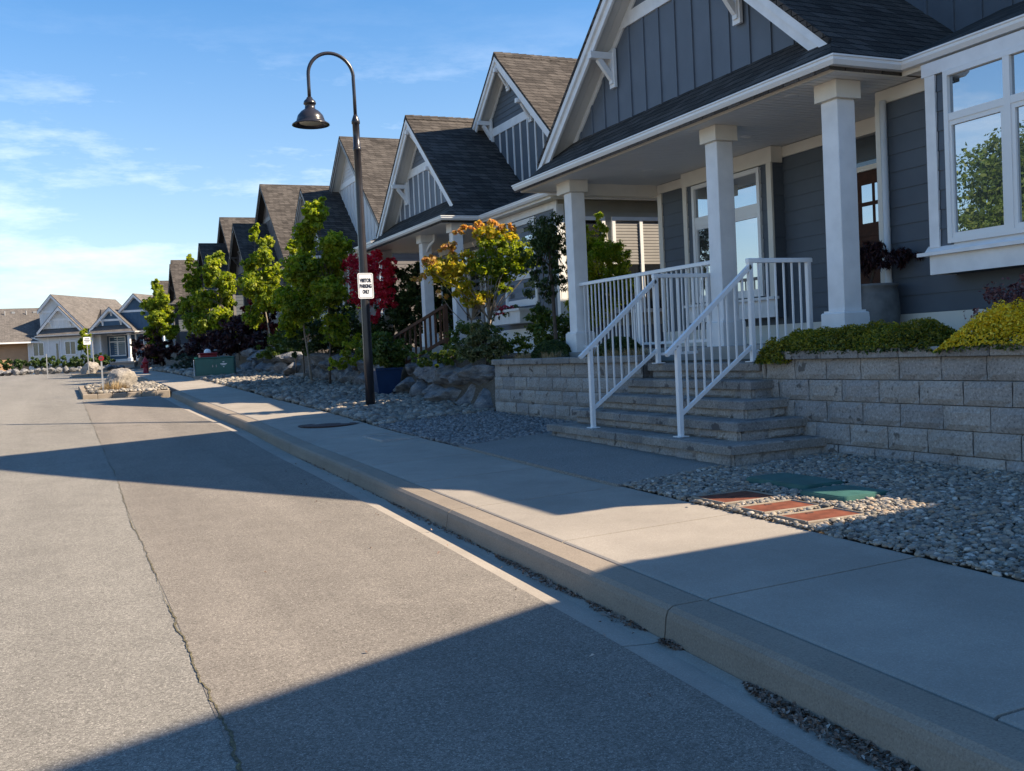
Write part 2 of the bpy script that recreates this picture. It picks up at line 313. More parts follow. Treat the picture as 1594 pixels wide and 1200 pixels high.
def npmesh(name, V, F, m, parent=None, at=(0, 0, 0), smooth=False):
    """V (n,3) float, F (k,4) or (k,3) int"""
    o = np.array(ORG[parent.name] if parent is not None else at, float)
    me = bpy.data.meshes.new(name); V = V - o
    k = F.shape[1]
    me.vertices.add(len(V)); me.vertices.foreach_set('co', V.astype(np.float32).ravel())
    me.loops.add(F.size); me.loops.foreach_set('vertex_index', F.astype(np.int32).ravel())
    me.polygons.add(len(F)); me.polygons.foreach_set('loop_start', np.arange(0, F.size, k, dtype=np.int32))
    me.update(calc_edges=True); me.validate()
    me.materials.append(M[m] if isinstance(m, str) else m)
    return link(name, me, parent, o, smooth)
def tag(o, label=None, cat=None, group=None, kind=None):
    if label: o['label'] = label
    if cat: o['category'] = cat
    if group: o['group'] = group
    if kind: o['kind'] = kind
    return o
def empty(name, at, label, cat, group=None, local=False, rot=0.0):
    e = bpy.data.objects.new(name, None); COL.objects.link(e); e.location = at; e.rotation_euler = (0, 0, rot)
    e.empty_display_size = 0.2
    ORG[e.name] = (0, 0, 0) if local else tuple(at)
    return tag(e, label, cat, group)
def copy_tree(o, parent=None):
    c = o.copy(); COL.objects.link(c)
    if parent is not None: c.parent = parent
    ORG[c.name] = ORG[o.name]
    for ch in list(o.children): copy_tree(ch, c)
    return c

# ------------------------------------------------------------------ lie of the land
_gy = [-60, -30, 8, 11, 14.7, 18.3, 22, 28, 35, 45, 55, 65, 80, 120, 400]
_gz = [.15, .15, .15, .18, .23, .36, .49, .69, .89, 1.10, 1.24, 1.33, 1.42, 1.6, 1.6]
_yy = np.linspace(-60, 400, 4601); _zz = np.interp(_yy, _gy, _gz)
_zz = np.convolve(np.pad(_zz, 15, mode='edge'), np.hanning(31) / np.hanning(31).sum(), 'valid')
def zk(Y): return np.interp(Y, _yy, _zz)                      # top of the kerb
_kx = np.interp(_yy, [-60, -10, 2.3, 4, 7.5, 11, 14.7, 18.3, 24, 29, 400], [-2.2, 1.55, 2.45, 2.58, 2.79, 2.93, 3.0, 3.02, 2.86, 2.84, 2.84])
_kx = np.convolve(np.pad(_kx, 15, mode='edge'), np.hanning(31) / np.hanning(31).sum(), 'valid')
def xk(Y): return np.interp(Y, _yy, _kx)                      # street-side top edge of the kerb
def xs(Y): return xk(Y) + 1.61                                # house-side edge of the sidewalk
_by = [-60, 15.5, 15.9, 18, 25, 35, 45, 60, 80, 120, 400]; _bz = [1.21, 1.21, 1.26, 1.32, 1.5, 1.85, 2.05, 2.3, 2.5, 2.7, 2.7]
def zbed(Y): return np.interp(Y, _by, _bz)
WX = 6.65                                                      # face of the block wall
def zgravel(X, Y):
    t = np.clip((X - xs(Y)) / (WX - xs(Y)), 0, 1)
    return zk(Y) + 0.035 + 0.085 * t
def zroad(X, Y): return zk(Y) - 0.14 + 0.010 * np.clip(xk(Y) - 0.3 - X, 0, 7)

def sheet(name, ys, cols, m, kind='structure', smooth=True, z_of=None):
    """strip along the street: for every y a list of (x, z)"""
    rows = [cols(y) for y in ys]; n = len(rows[0])
    V = np.array([(x, y, z) for y, r in zip(ys, rows) for (x, z) in r]); F = []
    for i in range(len(ys) - 1):
        for k in range(n - 1): F.append((i * n + k, i * n + k + 1, (i + 1) * n + k + 1, (i + 1) * n + k))
    o = npmesh(name, V, np.array(F), m, smooth=smooth); return tag(o, kind=kind)

YS = np.concatenate([np.arange(-25, 40, 0.5), np.arange(40, 92, 2.0), [95, 110, 150, 250, 400]])
def ground_cols(y):
    b = xs(y); zg = zk(y); out = [(-400, zg - .25), (-60, zg - .2), (-8, zg - .22), (b - .3, zg - .25)]
    for t in np.linspace(0, 1, 6):
        X = b - .02 + (WX + .05 - b) * t; out.append((X, float(zgravel(X, y)) - .012 if t > 0 else zg - .02))
    zb = float(zbed(y)); out += [(WX + .30, zb - .25), (WX + .42, zb - .04), (8.0, zb), (30, zb), (60, zb + .2), (400, zb + .2)]
    return out
sheet('ground', YS, ground_cols, 'soil')
bay_y = np.concatenate([np.arange(-25, 29.6, 0.4)])
sheet('road', YS[YS < 100], lambda y: [(-60, zk(y) - .10)] + [(X, float(zroad(X, y))) for X in (-25, -7, -3, -1, .5)] + [(xk(y) - .3, float(zroad(xk(y) - .3, y)))] +
      ([(xk(y) - .29, float(zroad(xk(y) - .3, y)))]), 'asphalt')
sheet('parking_lane_asphalt', bay_y, lambda y: [(X, float(zroad(X, y)) + .002) for X in (float(np.interp(y, [1.5, 4.2, 6, 10, 13, 17, 30], [.475, .48, .505, .52, .565, .555, .535])), 1.2, 1.9, xk(y) - .275)], 'asphalt_bay')

# kerb, pan and sidewalk, cut by real joints
KJ = [4.03 + 3.5 * i for i in range(-9, 8)]
def kerb_profile(y):
    x, z = float(xk(y)), float(zk(y))
    return [(x - .29, z - .150), (x - .10, z - .166), (x - .032, z - .158), (x - .018, z - .05), (x - .006, z - .018), (x + .022, z), (x + .20, z + .003), (x + .20, z - .3), (x - .29, z - .4)]
def cut_strip(name, joints, prof, m, gap=.006, step=.5, dip=.012):
    mb = MB()
    for a, b in zip(joints[:-1], joints[1:]):
        ys = np.linspace(a + gap, b - gap, max(2, int((b - a) / step) + 1)); rows = [prof(y) for y in ys]; n = len(rows[0])
        vs = [(x, y, z) for y, r in zip(ys, rows) for x, z in r]
        fs = [(i * n + k, i * n + (k + 1) % n, (i + 1) * n + (k + 1) % n, (i + 1) * n + k) for i in range(len(ys) - 1) for k in range(n)]
        fs += [tuple(range(n)), tuple(range((len(ys) - 1) * n, len(ys) * n))[::-1]]
        mb.add(vs, fs)
    return tag(mb.build(name, m), kind='structure')
kerb_ob = cut_strip('kerb', KJ + [29.4], kerb_profile, 'kerb')
cut_strip('gutter_pan', KJ + [29.4], lambda y: [(float(xk(y)) - .292, float(zk(y)) - .146), (float(xk(y)) - .10, float(zk(y)) - .162), (float(xk(y)) - .036, float(zk(y)) - .154), (float(xk(y)) - .036, float(zk(y)) - .3), (float(xk(y)) - .292, float(zk(y)) - .3)], 'concrete')
SJ = [KJ[0] + 1.75 * i for i in range(0, 34)]; SJ = [j for j in SJ if j < 30] + [31.5, 33.2, 35, 37, 39, 41, 43, 46, 50, 54, 58, 62, 66, 70]
def walk_profile(y):
    x, z = float(xk(y)), float(zk(y)); c = .014
    x0 = x + .217; x1 = x + 1.61
    return [(x0, z - .02), (x0 + c * .5, z - .002), (x0 + c * 1.6, z + .004), (x1 - c, z + .034), (x1, z + .02), (x1, z - .15), (x0, z - .15)]
cut_strip('sidewalk', SJ, walk_profile, 'concrete', gap=.008)
# dark bed in the joints
sheet('joint_bed', bay_y[bay_y > -9], lambda y: [(xk(y) + .17, zk(y) - .03), (xs(y), zk(y) - .03)], 'joint')

# bulb-out with boulder: kerbed island at the end of the parking lane
def island(name, x0, x1, y0, y1):
    mb = MB(); zf = lambda y: float(zk(y))
    w = .16
    for (ax, bx, ay, by) in ((x0, x1, y0, y0 + w), (x0, x0 + w, y0 + w + .004, y1 - w - .004), (x0, x1, y1 - w, y1)):
        n = 6
        for i in range(n):
            if bx - ax > by - ay: a0, a1, c0, c1 = ax + (bx - ax) * i / n, ax + (bx - ax) * (i + 1) / n, ay, by
            else: a0, a1, c0, c1 = ax, bx, ay + (by - ay) * i / n, ay + (by - ay) * (i + 1) / n
            mb.cbox(a0 + .003, a1 - .003, c0 + .003, c1 - .003, zf(c0) - .4, zf((c0 + c1) / 2) + .01, .02)
    return tag(mb.build(name, 'kerb'), kind='structure')
island('kerb_island', .55, 2.86, 30.2, 36.5)
island('kerb_island', .6, 2.86, 55.5, 60)
for (a, b) in ((30.3, 36.4), (55.6, 59.9)):
    ys = np.linspace(a, b, 8)
    sheet('island_soil', ys, lambda y: [(.66, zk(y) - .03), (1.5, zk(y) + .04), (2.9, zk(y) - .02)], 'soil')
mb = MB()
for a, b in zip(np.arange(36.5, 55, 2.), np.arange(38.5, 57, 2.)):
    b = min(b, 55.5); mb.cbox(2.82, 3.05, a, b - .01, float(zk(a)) - .4, float(zk((a + b) / 2)) + .004, .02)
for a in np.arange(60, 80, 3.): mb.cbox(2.82, 3.05, a, a + 2.99, float(zk(a)) - .4, float(zk(a + 1.5)) + .004, .02)
tag(mb.build('far_kerb', 'kerb'), kind='structure')

# exposed-aggregate path in front of the steps
PATH = [(4.34, 7.50), (5.62, 7.72), (5.95, 11.9), (4.52, 11.75)]
mb = MB(); mb.slab([(x, y, float(zgravel(x, y)) + .022) for x, y in PATH], (0, 0, -.12))
tag(mb.build('path', 'aggregate'), kind='structure')

# crack and seams in the asphalt: narrow ragged strips
def crack(name, pts, w, jit, m='crack', lift=.0045, seg=.022):
    P = []; pts = [np.array(p, float) for p in pts]
    for a, b in zip(pts[:-1], pts[1:]):
        n = max(2, int(np.linalg.norm(b - a) / seg))
        for i in range(n): P.append(a + (b - a) * i / n)
    P = np.array(P); ph = RNG.random(4) * 9; V = []; F = []
    for i, p in enumerate(P):
        d = P[min(i + 1, len(P) - 1)] - P[max(i - 1, 0)]; d /= np.linalg.norm(d) + 1e-9; nrm = np.array([-d[1], d[0]])
        wob = mnoise.noise((p[0] * 1.3 + ph[0], p[1] * .9, 0)) * jit + mnoise.noise((p[0] * 6 + ph[1], p[1] * 5, 3)) * jit * .45 + mnoise.noise((p[0] * 9, p[1] * 26, 5 + ph[0])) * jit * .28
        env = .30 + 1.5 * max(0, mnoise.noise((0, p[1] * 1.1 + ph[1], 9)) + .28)
        wl = w * env * max(.12, .8 + 1.6 * mnoise.noise((p[0] * 4, p[1] * 17 + ph[2], 1))); wr = w * env * max(.12, .8 + 1.6 * mnoise.noise((p[0] * 4, p[1] * 15 + ph[3], 7)))
        for s_, ww in ((1, wl), (-1, wr)):
            q = p + nrm * (wob + s_ * ww); V.append((q[0], q[1], float(zroad(q[0], q[1])) + lift))
    for i in range(len(P) - 1): F.append((2 * i, 2 * i + 1, 2 * i + 3, 2 * i + 2))
    return tag(npmesh(name, np.array(V), np.array(F), m), kind='structure')
crack('pavement_crack', [(.47, 1.5), (.475, 4.2), (.50, 6.0)], .0075, .040)
crack('pavement_crack', [(.50, 6.0), (.515, 10), (.56, 13), (.55, 17), (.53, 29.5)], .0045, .03)
crack('pavement_seam', [(-3.0, 20.2), (.5, 20.55), (2.55, 20.6)], .012, .05)
crack('pavement_seam', [(-3.0, 24.5), (-.6, 25.6)], .008, .2)

# ------------------------------------------------------------------ loose stones
def ico(sub):
    t = (1 + 5 ** .5) / 2
    V = [(-1, t, 0), (1, t, 0), (-1, -t, 0), (1, -t, 0), (0, -1, t), (0, 1, t), (0, -1, -t), (0, 1, -t), (t, 0, -1), (t, 0, 1), (-t, 0, -1), (-t, 0, 1)]
    F = [(0, 11, 5), (0, 5, 1), (0, 1, 7), (0, 7, 10), (0, 10, 11), (1, 5, 9), (5, 11, 4), (11, 10, 2), (10, 7, 6), (7, 1, 8), (3, 9, 4), (3, 4, 2), (3, 2, 6), (3, 6, 8), (3, 8, 9), (4, 9, 5), (2, 4, 11), (6, 2, 10), (8, 6, 7), (9, 8, 1)]
    V = [Vector(v).normalized() for v in V]
    for _ in range(sub):
        mid = {}; NF = []
        def m(a, b):
            k = (min(a, b), max(a, b))
            if k not in mid: mid[k] = len(V); V.append(((V[a] + V[b]) / 2).normalized())
            return mid[k]
        for a, b, c in F:
            x, y, z = m(a, b), m(b, c), m(c, a); NF += [(a, x, z), (b, y, x), (c, z, y), (x, y, z)]
        F = NF
    return np.array([tuple(v) for v in V]), np.array(F)
ICO0, ICO1, ICO3 = ico(0), ico(1), ico(3)
def stones(name, P, size, m, base, flat=.62, sq=.35, smooth=True, kind='stuff', lift=.25, ang=False):
    """one mesh of many pebbles; P (n,3) points on the ground"""
    n = len(P); V0, F0 = base; k = len(V0)
    sc = size * np.exp(RNG.normal(0, .36, n)); sc = np.clip(sc, size * .45, size * 2.1)
    ax = np.stack([sc * (1 + RNG.random(n) * sq), sc * (1 - RNG.random(n) * sq * .7), sc * (flat + RNG.random(n) * .2)], 1) * .5
    T = V0[None] * ax[:, None, :]
    if ang: T = T * (1 + RNG.normal(0, .13, (n, k, 1)))
    else: T = T * (1 + RNG.normal(0, .06, (n, k, 1)))
    a = RNG.random(n) * 6.283; tl = RNG.normal(0, .3, n)
    y = T[..., 1] * np.cos(tl)[:, None] - T[..., 2] * np.sin(tl)[:, None]; z = T[..., 1] * np.sin(tl)[:, None] + T[..., 2] * np.cos(tl)[:, None]
    x = T[..., 0]; X = x * np.cos(a)[:, None] - y * np.sin(a)[:, None]; Y = x * np.sin(a)[:, None] + y * np.cos(a)[:, None]
    W = np.stack([X, Y, z], -1) + P[:, None, :]; W[..., 2] += (ax[:, 2] * lift)[:, None]
    F = (F0[None] + (np.arange(n) * k)[:, None, None]).reshape(-1, 3)
    return tag(npmesh(name, W.reshape(-1, 3), F, m, smooth=smooth), kind=kind)
def scatter(n, y0, y1, xa, xb, zf, avoid=(), layers=1, dz=0.0):
    Y = RNG.uniform(y0, y1, n); X = xa(Y) + (xb(Y) - xa(Y)) * RNG.random(n)
    ok = np.ones(n, bool)
    for poly in avoid:
        q = np.array(poly); c = np.zeros(n, bool); j = len(q) - 1
        for i in range(len(q)):
            c ^= ((q[i, 1] > Y) != (q[j, 1] > Y)) & (X < (q[j, 0] - q[i, 0]) * (Y - q[i, 1]) / (q[j, 1] - q[i, 1] + 1e-12) + q[i, 0]); j = i
        ok &= ~c
    X, Y = X[ok], Y[ok]; return np.stack([X, Y, zf(X, Y) + RNG.random(len(X)) * dz], 1)
STEPFOOT = [(5.52, 7.45), (7, 7.4), (7, 11.8), (5.76, 11.62)]
RC = [(4.37, 4.90, 6.02, 6.46), (4.33, 4.84, 5.52, 5.86), (4.31, 4.82, 5.06, 5.40)]
GC = [(5.14, 5.56, 6.06, 6.80), (4.98, 5.44, 5.47, 5.95)]
box_poly = [[(a - .025, c - .025), (b + .025, c - .025), (b + .025, d + .025), (a - .025, d + .025)] for a, b, c, d in RC + GC]
av = [PATH, STEPFOOT] + box_poly
edge = lambda Y: xs(Y) - .006 + 0 * Y; wl = lambda Y: WX + .02 + 0 * Y
stones('river_gravel', scatter(36000, 2.6, 7.9, edge, wl, zgravel, av, dz=.020), .027, 'pebble', ICO1, .48)
stones('river_gravel', scatter(3400, 7.3, 8.6, lambda Y: 5.3 + 0 * Y, wl, zgravel, av, dz=.02), .027, 'pebble', ICO1, .48)
stones('crushed_gravel', scatter(20000, 11.4, 15.9, edge, wl, zgravel, av, dz=.02), .033, 'crushed', ICO0, .75, .4, False, ang=True)
stones('cobble_bed', scatter(4600, 15.6, 20.6, edge, lambda Y: 6.95 + 0 * Y, zgravel, (), dz=.04), .075, 'cobble', ICO1, .6)
stones('cobble_bed', scatter(6500, 20.6, 40, edge, lambda Y: 6.9 + 0 * Y, zgravel, (), dz=.05), .10, 'cobble', ICO0, .6)
stones('cobble_bed', scatter(900, 40, 60, edge, lambda Y: 6.9 + 0 * Y, zgravel, (), dz=.06), .18, 'cobble', ICO0, .6)
stones('island_cobbles', scatter(1500, 30.4, 36.3, lambda Y: .75 + 0 * Y, lambda Y: 2.85 + 0 * Y, lambda X, Y: zk(Y) + .0, (), dz=.04), .075, 'cobble', ICO1, .6)
# leaf litter lying against the kerb
def flakes(name, P, size, m, up=.5):
    n = len(P); a = RNG.random(n) * 6.283; L = size * (.5 + RNG.random(n)); Wd = L * (.25 + .4 * RNG.random(n))
    d = np.stack([np.cos(a), np.sin(a), RNG.normal(0, up, n)], 1); d /= np.linalg.norm(d, axis=1)[:, None]
    s_ = np.stack([-np.sin(a), np.cos(a), RNG.normal(0, up, n)], 1)
    mid = P + np.stack([0 * a, 0 * a, Wd * .35], 1)
    V = np.stack([P - d * L[:, None] / 2, mid - s_ * Wd[:, None] / 2, P + d * L[:, None] / 2, mid + s_ * Wd[:, None] / 2], 1).reshape(-1, 3)
    F = np.arange(4 * n).reshape(n, 4); return tag(npmesh(name, V, F, m), kind='stuff')
lit = []
spill = scatter(260, 2.7, 7.4, lambda Y: xs(Y) - .55 + 0 * Y, lambda Y: xs(Y) + 0 * Y, lambda X, Y: zk(Y) + .018, ()); spill = spill[RNG.random(len(spill)) < ((spill[:, 0] - xs(spill[:, 1]) + .55) / .55) ** 5]
stones('stray_pebbles', spill, .022, 'pebble', ICO1)
for (a, b, n, wd) in ((2.15, 3.35, 1350, .11), (3.85, 4.05, 140, .06), (4.2, 4.9, 220, .06), (4.9, 6.4, 420, .07), (6.4, 9.4, 360, .05), (1.5, 2.05, 650, .10), (9.4, 14, 150, .03)):
    Y = RNG.uniform(a, b, n); env = np.sin(np.pi * (Y - a) / (b - a)) ** .6
    X = xk(Y) - .03 - wd * env * RNG.random(n) ** 1.4 - .005; lit.append(np.stack([X, Y, zk(Y) - .158 + RNG.random(n) * .022 * env], 1))
for a_ in range(60):
    Y = RNG.uniform(2, 13); X = xk(Y) - .05 - abs(RNG.normal(0, .5)); lit.append(np.array([[X, Y, float(zroad(X, Y)) + .008]]))
flakes('leaf_litter', np.concatenate(lit), .024, 'litter')

# ------------------------------------------------------------------ block retaining wall, steps
def rough_block(mb, y0, y1, z0, z1, x, nrm=-1, axis='y', dep=.25, amp=.008):
    """split-faced block: face grid displaced, edges pulled back"""
    ny, nz = max(4, int(abs(y1 - y0) / .07)), 4; vs = []; fs = []
    sd = random.random() * 50
    for j in range(nz + 1):
        for i in range(ny + 1):
            u, w = i / ny, j / nz; e = min(u, 1 - u, 1) * 2; ew = min(w, 1 - w) * 2
            back = .022 if (i in (0, ny) or j in (0, nz)) else 0
            dx = mnoise.noise((u * 5 + sd, w * 3, sd)) * amp + random.uniform(-1, 1) * amp * .35 - back
            Y, Z = y0 + (y1 - y0) * u, z0 + (z1 - z0) * w
            vs.append((x + nrm * dx, Y, Z) if axis == 'y' else (Y, x + nrm * dx, Z))
    for j in range(nz):
        for i in range(ny):
            a = j * (ny + 1) + i; q = (a, a + 1, a + ny + 2, a + ny + 1); fs.append(q if (nrm > 0) == (axis == 'y') else q[::-1])
    mb.add(vs, fs)
    g = -nrm * .034
    if axis == 'y': mb.box(x + g, x - nrm * dep, y0 + .0015, y1 - .0015, z0 - .003, z1 + .003)
    else: mb.box(y0 - .001, y1 + .001, x + g, x - nrm * dep, z0 - .002, z1 + .002)
CZ = [1.186, .985, .782, .576, .372, .166, -.04]
def block_wall(name, y0, y1, label, cap_x=None, leftend=False):
    r = empty(name, (WX, (y0 + y1) / 2, .15), label, 'retaining wall')
    mb = MB()
    for k in range(6):
        zt, zb = CZ[k] - .004, CZ[k + 1] + .004; off = (0, .23, .08, .31, .16, .4)[k]
        y = y0 - off
        while y < y1 - .02:
            w = .457 + random.uniform(-.012, .012); a, b = max(y, y0), min(y + w, y1)
            if b - a > .05: rough_block(mb, a + .0045, b - .0045, zb + .001, zt - .001, WX + (.02 if k == 0 else .0) - .004 * k)
            y += w
        if leftend: 
            for q in range(4): rough_block(mb, WX + .02 + .45 * q, WX + .46 + .45 * q, zb, zt, y1, 1, 'x')
    mb.build('block_face', 'block', r)
    cb = MB(); y = y0
    while y < y1 - .01:
        w = min(.46 + random.uniform(-.05, .05), y1 - y)
        cb.cbox(WX - .035 + random.uniform(-.006, .006), WX + .30, y + .003, y + w - .003, CZ[0] + .003, CZ[0] + .088 + random.uniform(-.003, .003), .014); y += w
    if leftend:
        for q in range(4): cb.cbox(WX + .3 + .45 * q, WX + .74 + .45 * q, y1 - .27, y1 + .03, CZ[0] + .003, CZ[0] + .088, .014)
    cb.build('cap', 'cap', r); return r
block_wall('retaining_wall', -3, 8.46, 'gray split-block retaining wall under the yellow flowering plants, right of the steps')
block_wall('retaining_wall', 10.82, 15.5, 'gray split-block retaining wall left of the steps with boxwoods on top', leftend=True)

steps = empty('front_steps', (6.1, 9.5, .3), 'broad gray block steps flaring out from the front porch to the path', 'steps')
SZ = [.44, .62, .80, .98, 1.16]
SX = [5.55, 5.82, 6.09, 6.36, 6.63]; SR = [7.50, 7.76, 8.02, 8.26, 8.47]; SL = [11.62, 11.42, 11.18, 10.98, 10.80]
capm, risem = MB(), MB()
def sx_at(x, y): return x + .045 * (y - 7.5)
for i in range(5):
    x, r_, l_ = SX[i], SR[i], SL[i]; zt = SZ[i]; zb = zt - .085; zl = zt - .18 if i else .12
    dpt = .34 if i < 4 else .9
    # front row of caps
    ys = [r_]; 
    while ys[-1] < l_ - .3: ys.append(ys[-1] + .40 + random.uniform(-.06, .06))
    ys[-1] = l_
    for a, b in zip(ys[:-1], ys[1:]):
        xa = sx_at(x, (a + b) / 2) + random.uniform(-.004, .004)
        capm.cbox(xa - .03, xa + dpt, a + .002, b - .002, zb, zt + random.uniform(-.002, .002), .012)
    # side caps run back to the wall
    if i < 4:
        for (s0, s1) in ((r_ - .0, r_ + .30), (l_ - .3, l_ + .0)):
            q = sx_at(x, s0) + dpt + .002
            while q < WX + .02:
                e = min(q + .42, WX + .03); capm.cbox(q + .002, e, s0 + .002, s1 - .002, zb, zt, .012); q = e + .001
    ys2 = [r_ + .03]
    while ys2[-1] < l_ - .35: ys2.append(ys2[-1] + .33 + random.uniform(-.08, .08))
    ys2[-1] = l_ - .03
    for a, b in zip(ys2[:-1], ys2[1:]): rough_block(risem, a + .002, b - .002, zl, zb - .003, sx_at(x, (a + b) / 2) + .012, -1, 'y', .3, .006)
    if i < 4:
        for (s, nr) in ((r_ + .03, -1), (l_ - .03, 1)):
            q = sx_at(x, s) + .02
            while q < WX:
                e = min(q + .36, WX); rough_block(risem, q + .002, e - .002, zl, zb - .003, s, nr, 'x', .2, .006); q = e
# landing and the last step up to the porch
capm.box(SX[4] + .9, 7.55, 8.40, 10.86, SZ[4] - .085, SZ[4] - .001)
capm.build('step_cap', 'cap', steps); risem.build('riser', 'block', steps)

# ------------------------------------------------------------------ white railings
def stair_rail(y, label, lowx=5.77, topx=6.72, endx=7.50):
    r = empty('stair_railing', (lowx, y, SZ[0]), label, 'railing', 'white metal railings of the front porch')
    z0, zt0, z1, zt1 = SZ[0], 1.40, SZ[4] + .005, 2.25
    w = .026
    def post(x, za, zb):
        m = MB(); m.cbox(x - w, x + w, y - w, y + w, za, zb, .006); m.box(x - .06, x + .06, y - .06, y + .06, za, za + .010); m.build('post', 'white_metal', r)
    post(lowx, z0, zt0 - .02); post(topx, z1, zt1 - .03); post(endx, 1.27, zt1 - .03)
    sl = (zt1 - .07 - zt0) / (topx - lowx)
    m = MB(); m.beam((lowx - .14, y, zt0 - sl * .14), (topx, y, zt1 - .07), .052, .045); m.build('handrail', 'white_metal', r)
    m = MB(); m.cbox(topx - .035, endx + .045, y - .03, y + .03, zt1 - .035, zt1 + .012, .008); m.build('handrail', 'white_metal', r)
    b0, b1 = z0 + .22, z1 + .175
    m = MB(); m.beam((lowx, y, b0), (topx, y, b1), .034, .036); m.build('bottom_rail', 'white_metal', r)
    m = MB(); m.box(topx, endx, y - .017, y + .017, 1.262, 1.295); m.build('bottom_rail', 'white_metal', r)
    base = None
    def baluster(x, za, zb):
        m = MB(); m.box(x - .0085, x + .0085, y - .0085, y + .0085, za, zb); m.build('baluster', 'white_metal', r)
    for i in range(1, 9):
        t = i / 9; x = lowx + (topx - lowx) * t; baluster(x, b0 + (b1 - b0) * t, zt0 + (zt1 - .07 - zt0) * t - .01)
    for i in range(1, 7):
        x = topx + (endx - topx) * i / 7; baluster(x, 1.28, zt1 - .03)
    return r
stair_rail(8.65, 'white stair railing on the right of the steps, ending beside the yellow hedge')
stair_rail(10.50, 'white stair railing on the left of the steps, nearer the boxwoods')
pr = empty('porch_railing', (7.52, 12, 1.34), 'level white porch railing between the left and middle porch columns', 'railing', 'white metal railings of the front porch')
y0, y1, xr = 10.42, 13.92, 7.53
m = MB(); m.cbox(xr - .03, xr + .03, y0 - .05, y1, 2.37, 2.42, .008); m.build('handrail', 'white_metal', pr)
m = MB(); m.box(xr - .017, xr + .017, y0, y1, 1.40, 1.435); m.build('bottom_rail', 'white_metal', pr)
for yy in (y0, 12.2):
    m = MB(); m.cbox(xr - .026, xr + .026, yy - .026, yy + .026, 1.34, 2.38, .006); m.box(xr - .06, xr + .06, yy - .06, yy + .06, 1.335, 1.35); m.build('post', 'white_metal', pr)
for i in range(1, 30):
    yy = y0 + (y1 - y0) * i / 30
    m = MB(); m.box(xr - .0085, xr + .0085, yy - .0085, yy + .0085, 1.42, 2.38); m.build('baluster', 'white_metal', pr)

# ------------------------------------------------------------------ houses (local frame: x into the lot, y along the street, z above the porch floor)
G = 2.80
LR = random.Random(5)
def lap(mb, a, b, z0, z1, nrm, exp=.19):
    """lapped boards on the wall line a-b, outward normal nrm"""
    z = z0; n = Vector((nrm[0], nrm[1], 0)); L_ = math.hypot(b[0] - a[0], b[1] - a[1])
    while z < z1 - .01:
        t = min(z + exp, z1); z0_ = z
        p = [Vector((a[0], a[1], z)) + n * .016, Vector((b[0], b[1], z)) + n * .016, Vector((b[0], b[1], t)) + n * .005, Vector((a[0], a[1], t)) + n * .005]
        q = [Vector((a[0], a[1], z)), Vector((b[0], b[1], z))]
        d = (Vector((b[0], b[1], 0)) - Vector((a[0], a[1], 0))).cross(Vector((0, 0, 1)))
        f = [(0, 1, 2, 3), (4, 5, 1, 0)]
        if d.dot(n) < 0: f = [x[::-1] for x in f]
        mb.add(p + q, f); z = t
        if L_ > 1.2:
            s_ = LR.uniform(.1, .9); c_ = Vector((a[0] + (b[0] - a[0]) * s_, a[1] + (b[1] - a[1]) * s_, 0)); h_ = (Vector((b[0], b[1], 0)) - Vector((a[0], a[1], 0))).normalized() * .0016
            k_ = [c_ - h_ + n * .0172 + Vector((0, 0, z0_)), c_ + h_ + n * .0172 + Vector((0, 0, z0_)), c_ + h_ + n * .0062 + Vector((0, 0, t)), c_ - h_ + n * .0062 + Vector((0, 0, t))]
            mb.add(k_ + [v_ - n * .01 for v_ in k_], [(0, 1, 5, 4), (2, 3, 7, 6), (1, 2, 6, 5), (3, 0, 4, 7), (0, 1, 2, 3)] if d.dot(n) >= 0 else [(3, 2, 1, 0), (4, 5, 1, 0), (6, 7, 3, 2), (5, 6, 2, 1), (7, 4, 0, 3)])
def mapped(mb, fn):
    mb.v = [fn(*p) for p in mb.v]; return mb
def window(root, fn, a0, a1, b0, b1, cols=1, transom=None, frame='vinyl', pane='glass', fw=.055, name='window', bar=.07, flip=False):
    """canonical coords: a across, b up, d outward; fn maps (a, d, b) to the house frame"""
    m = MB()
    m.box(a0, a0 + fw, -.02, .045, b0, b1); m.box(a1 - fw, a1, -.02, .045, b0, b1)
    m.box(a0 + fw, a1 - fw, -.02, .043, b0, b0 + fw); m.box(a0 + fw, a1 - fw, -.02, .043, b1 - fw, b1)
    w = (a1 - a0) / cols
    for i in range(1, cols): m.box(a0 + w * i - bar / 2, a0 + w * i + bar / 2, -.02, .040, b0 + fw, b1 - fw)
    if transom:
        m.box(a0 + fw, a1 - fw, -.02, .038, transom - bar / 2, transom + bar / 2)
        for i in range(cols):   # sash of the lower lights
            x0, x1 = a0 + w * i + fw * .6, a0 + w * (i + 1) - fw * .6
            m.box(x0, x0 + .045, -.02, .030, b0 + fw, transom - bar / 2); m.box(x1 - .045, x1, -.02, .030, b0 + fw, transom - bar / 2)
            m.box(x0 + .045, x1 - .045, -.02, .029, b0 + fw, b0 + fw + .045); m.box(x0 + .045, x1 - .045, -.02, .029, transom - bar / 2 - .045, transom - bar / 2)
    mapped(m, fn); o = m.build(name, frame, root)
    g = MB(); g.box(a0 + .02, a1 - .02, -.012, .006, b0 + .02, b1 - .02); mapped(g, fn); g.build('pane', pane, o)
    return o
def front(u): return lambda a, d, b: (u - d, a, b)             # wall facing the street
def side(v): return lambda a, d, b: (a, v - d, b)              # wall facing back along the street
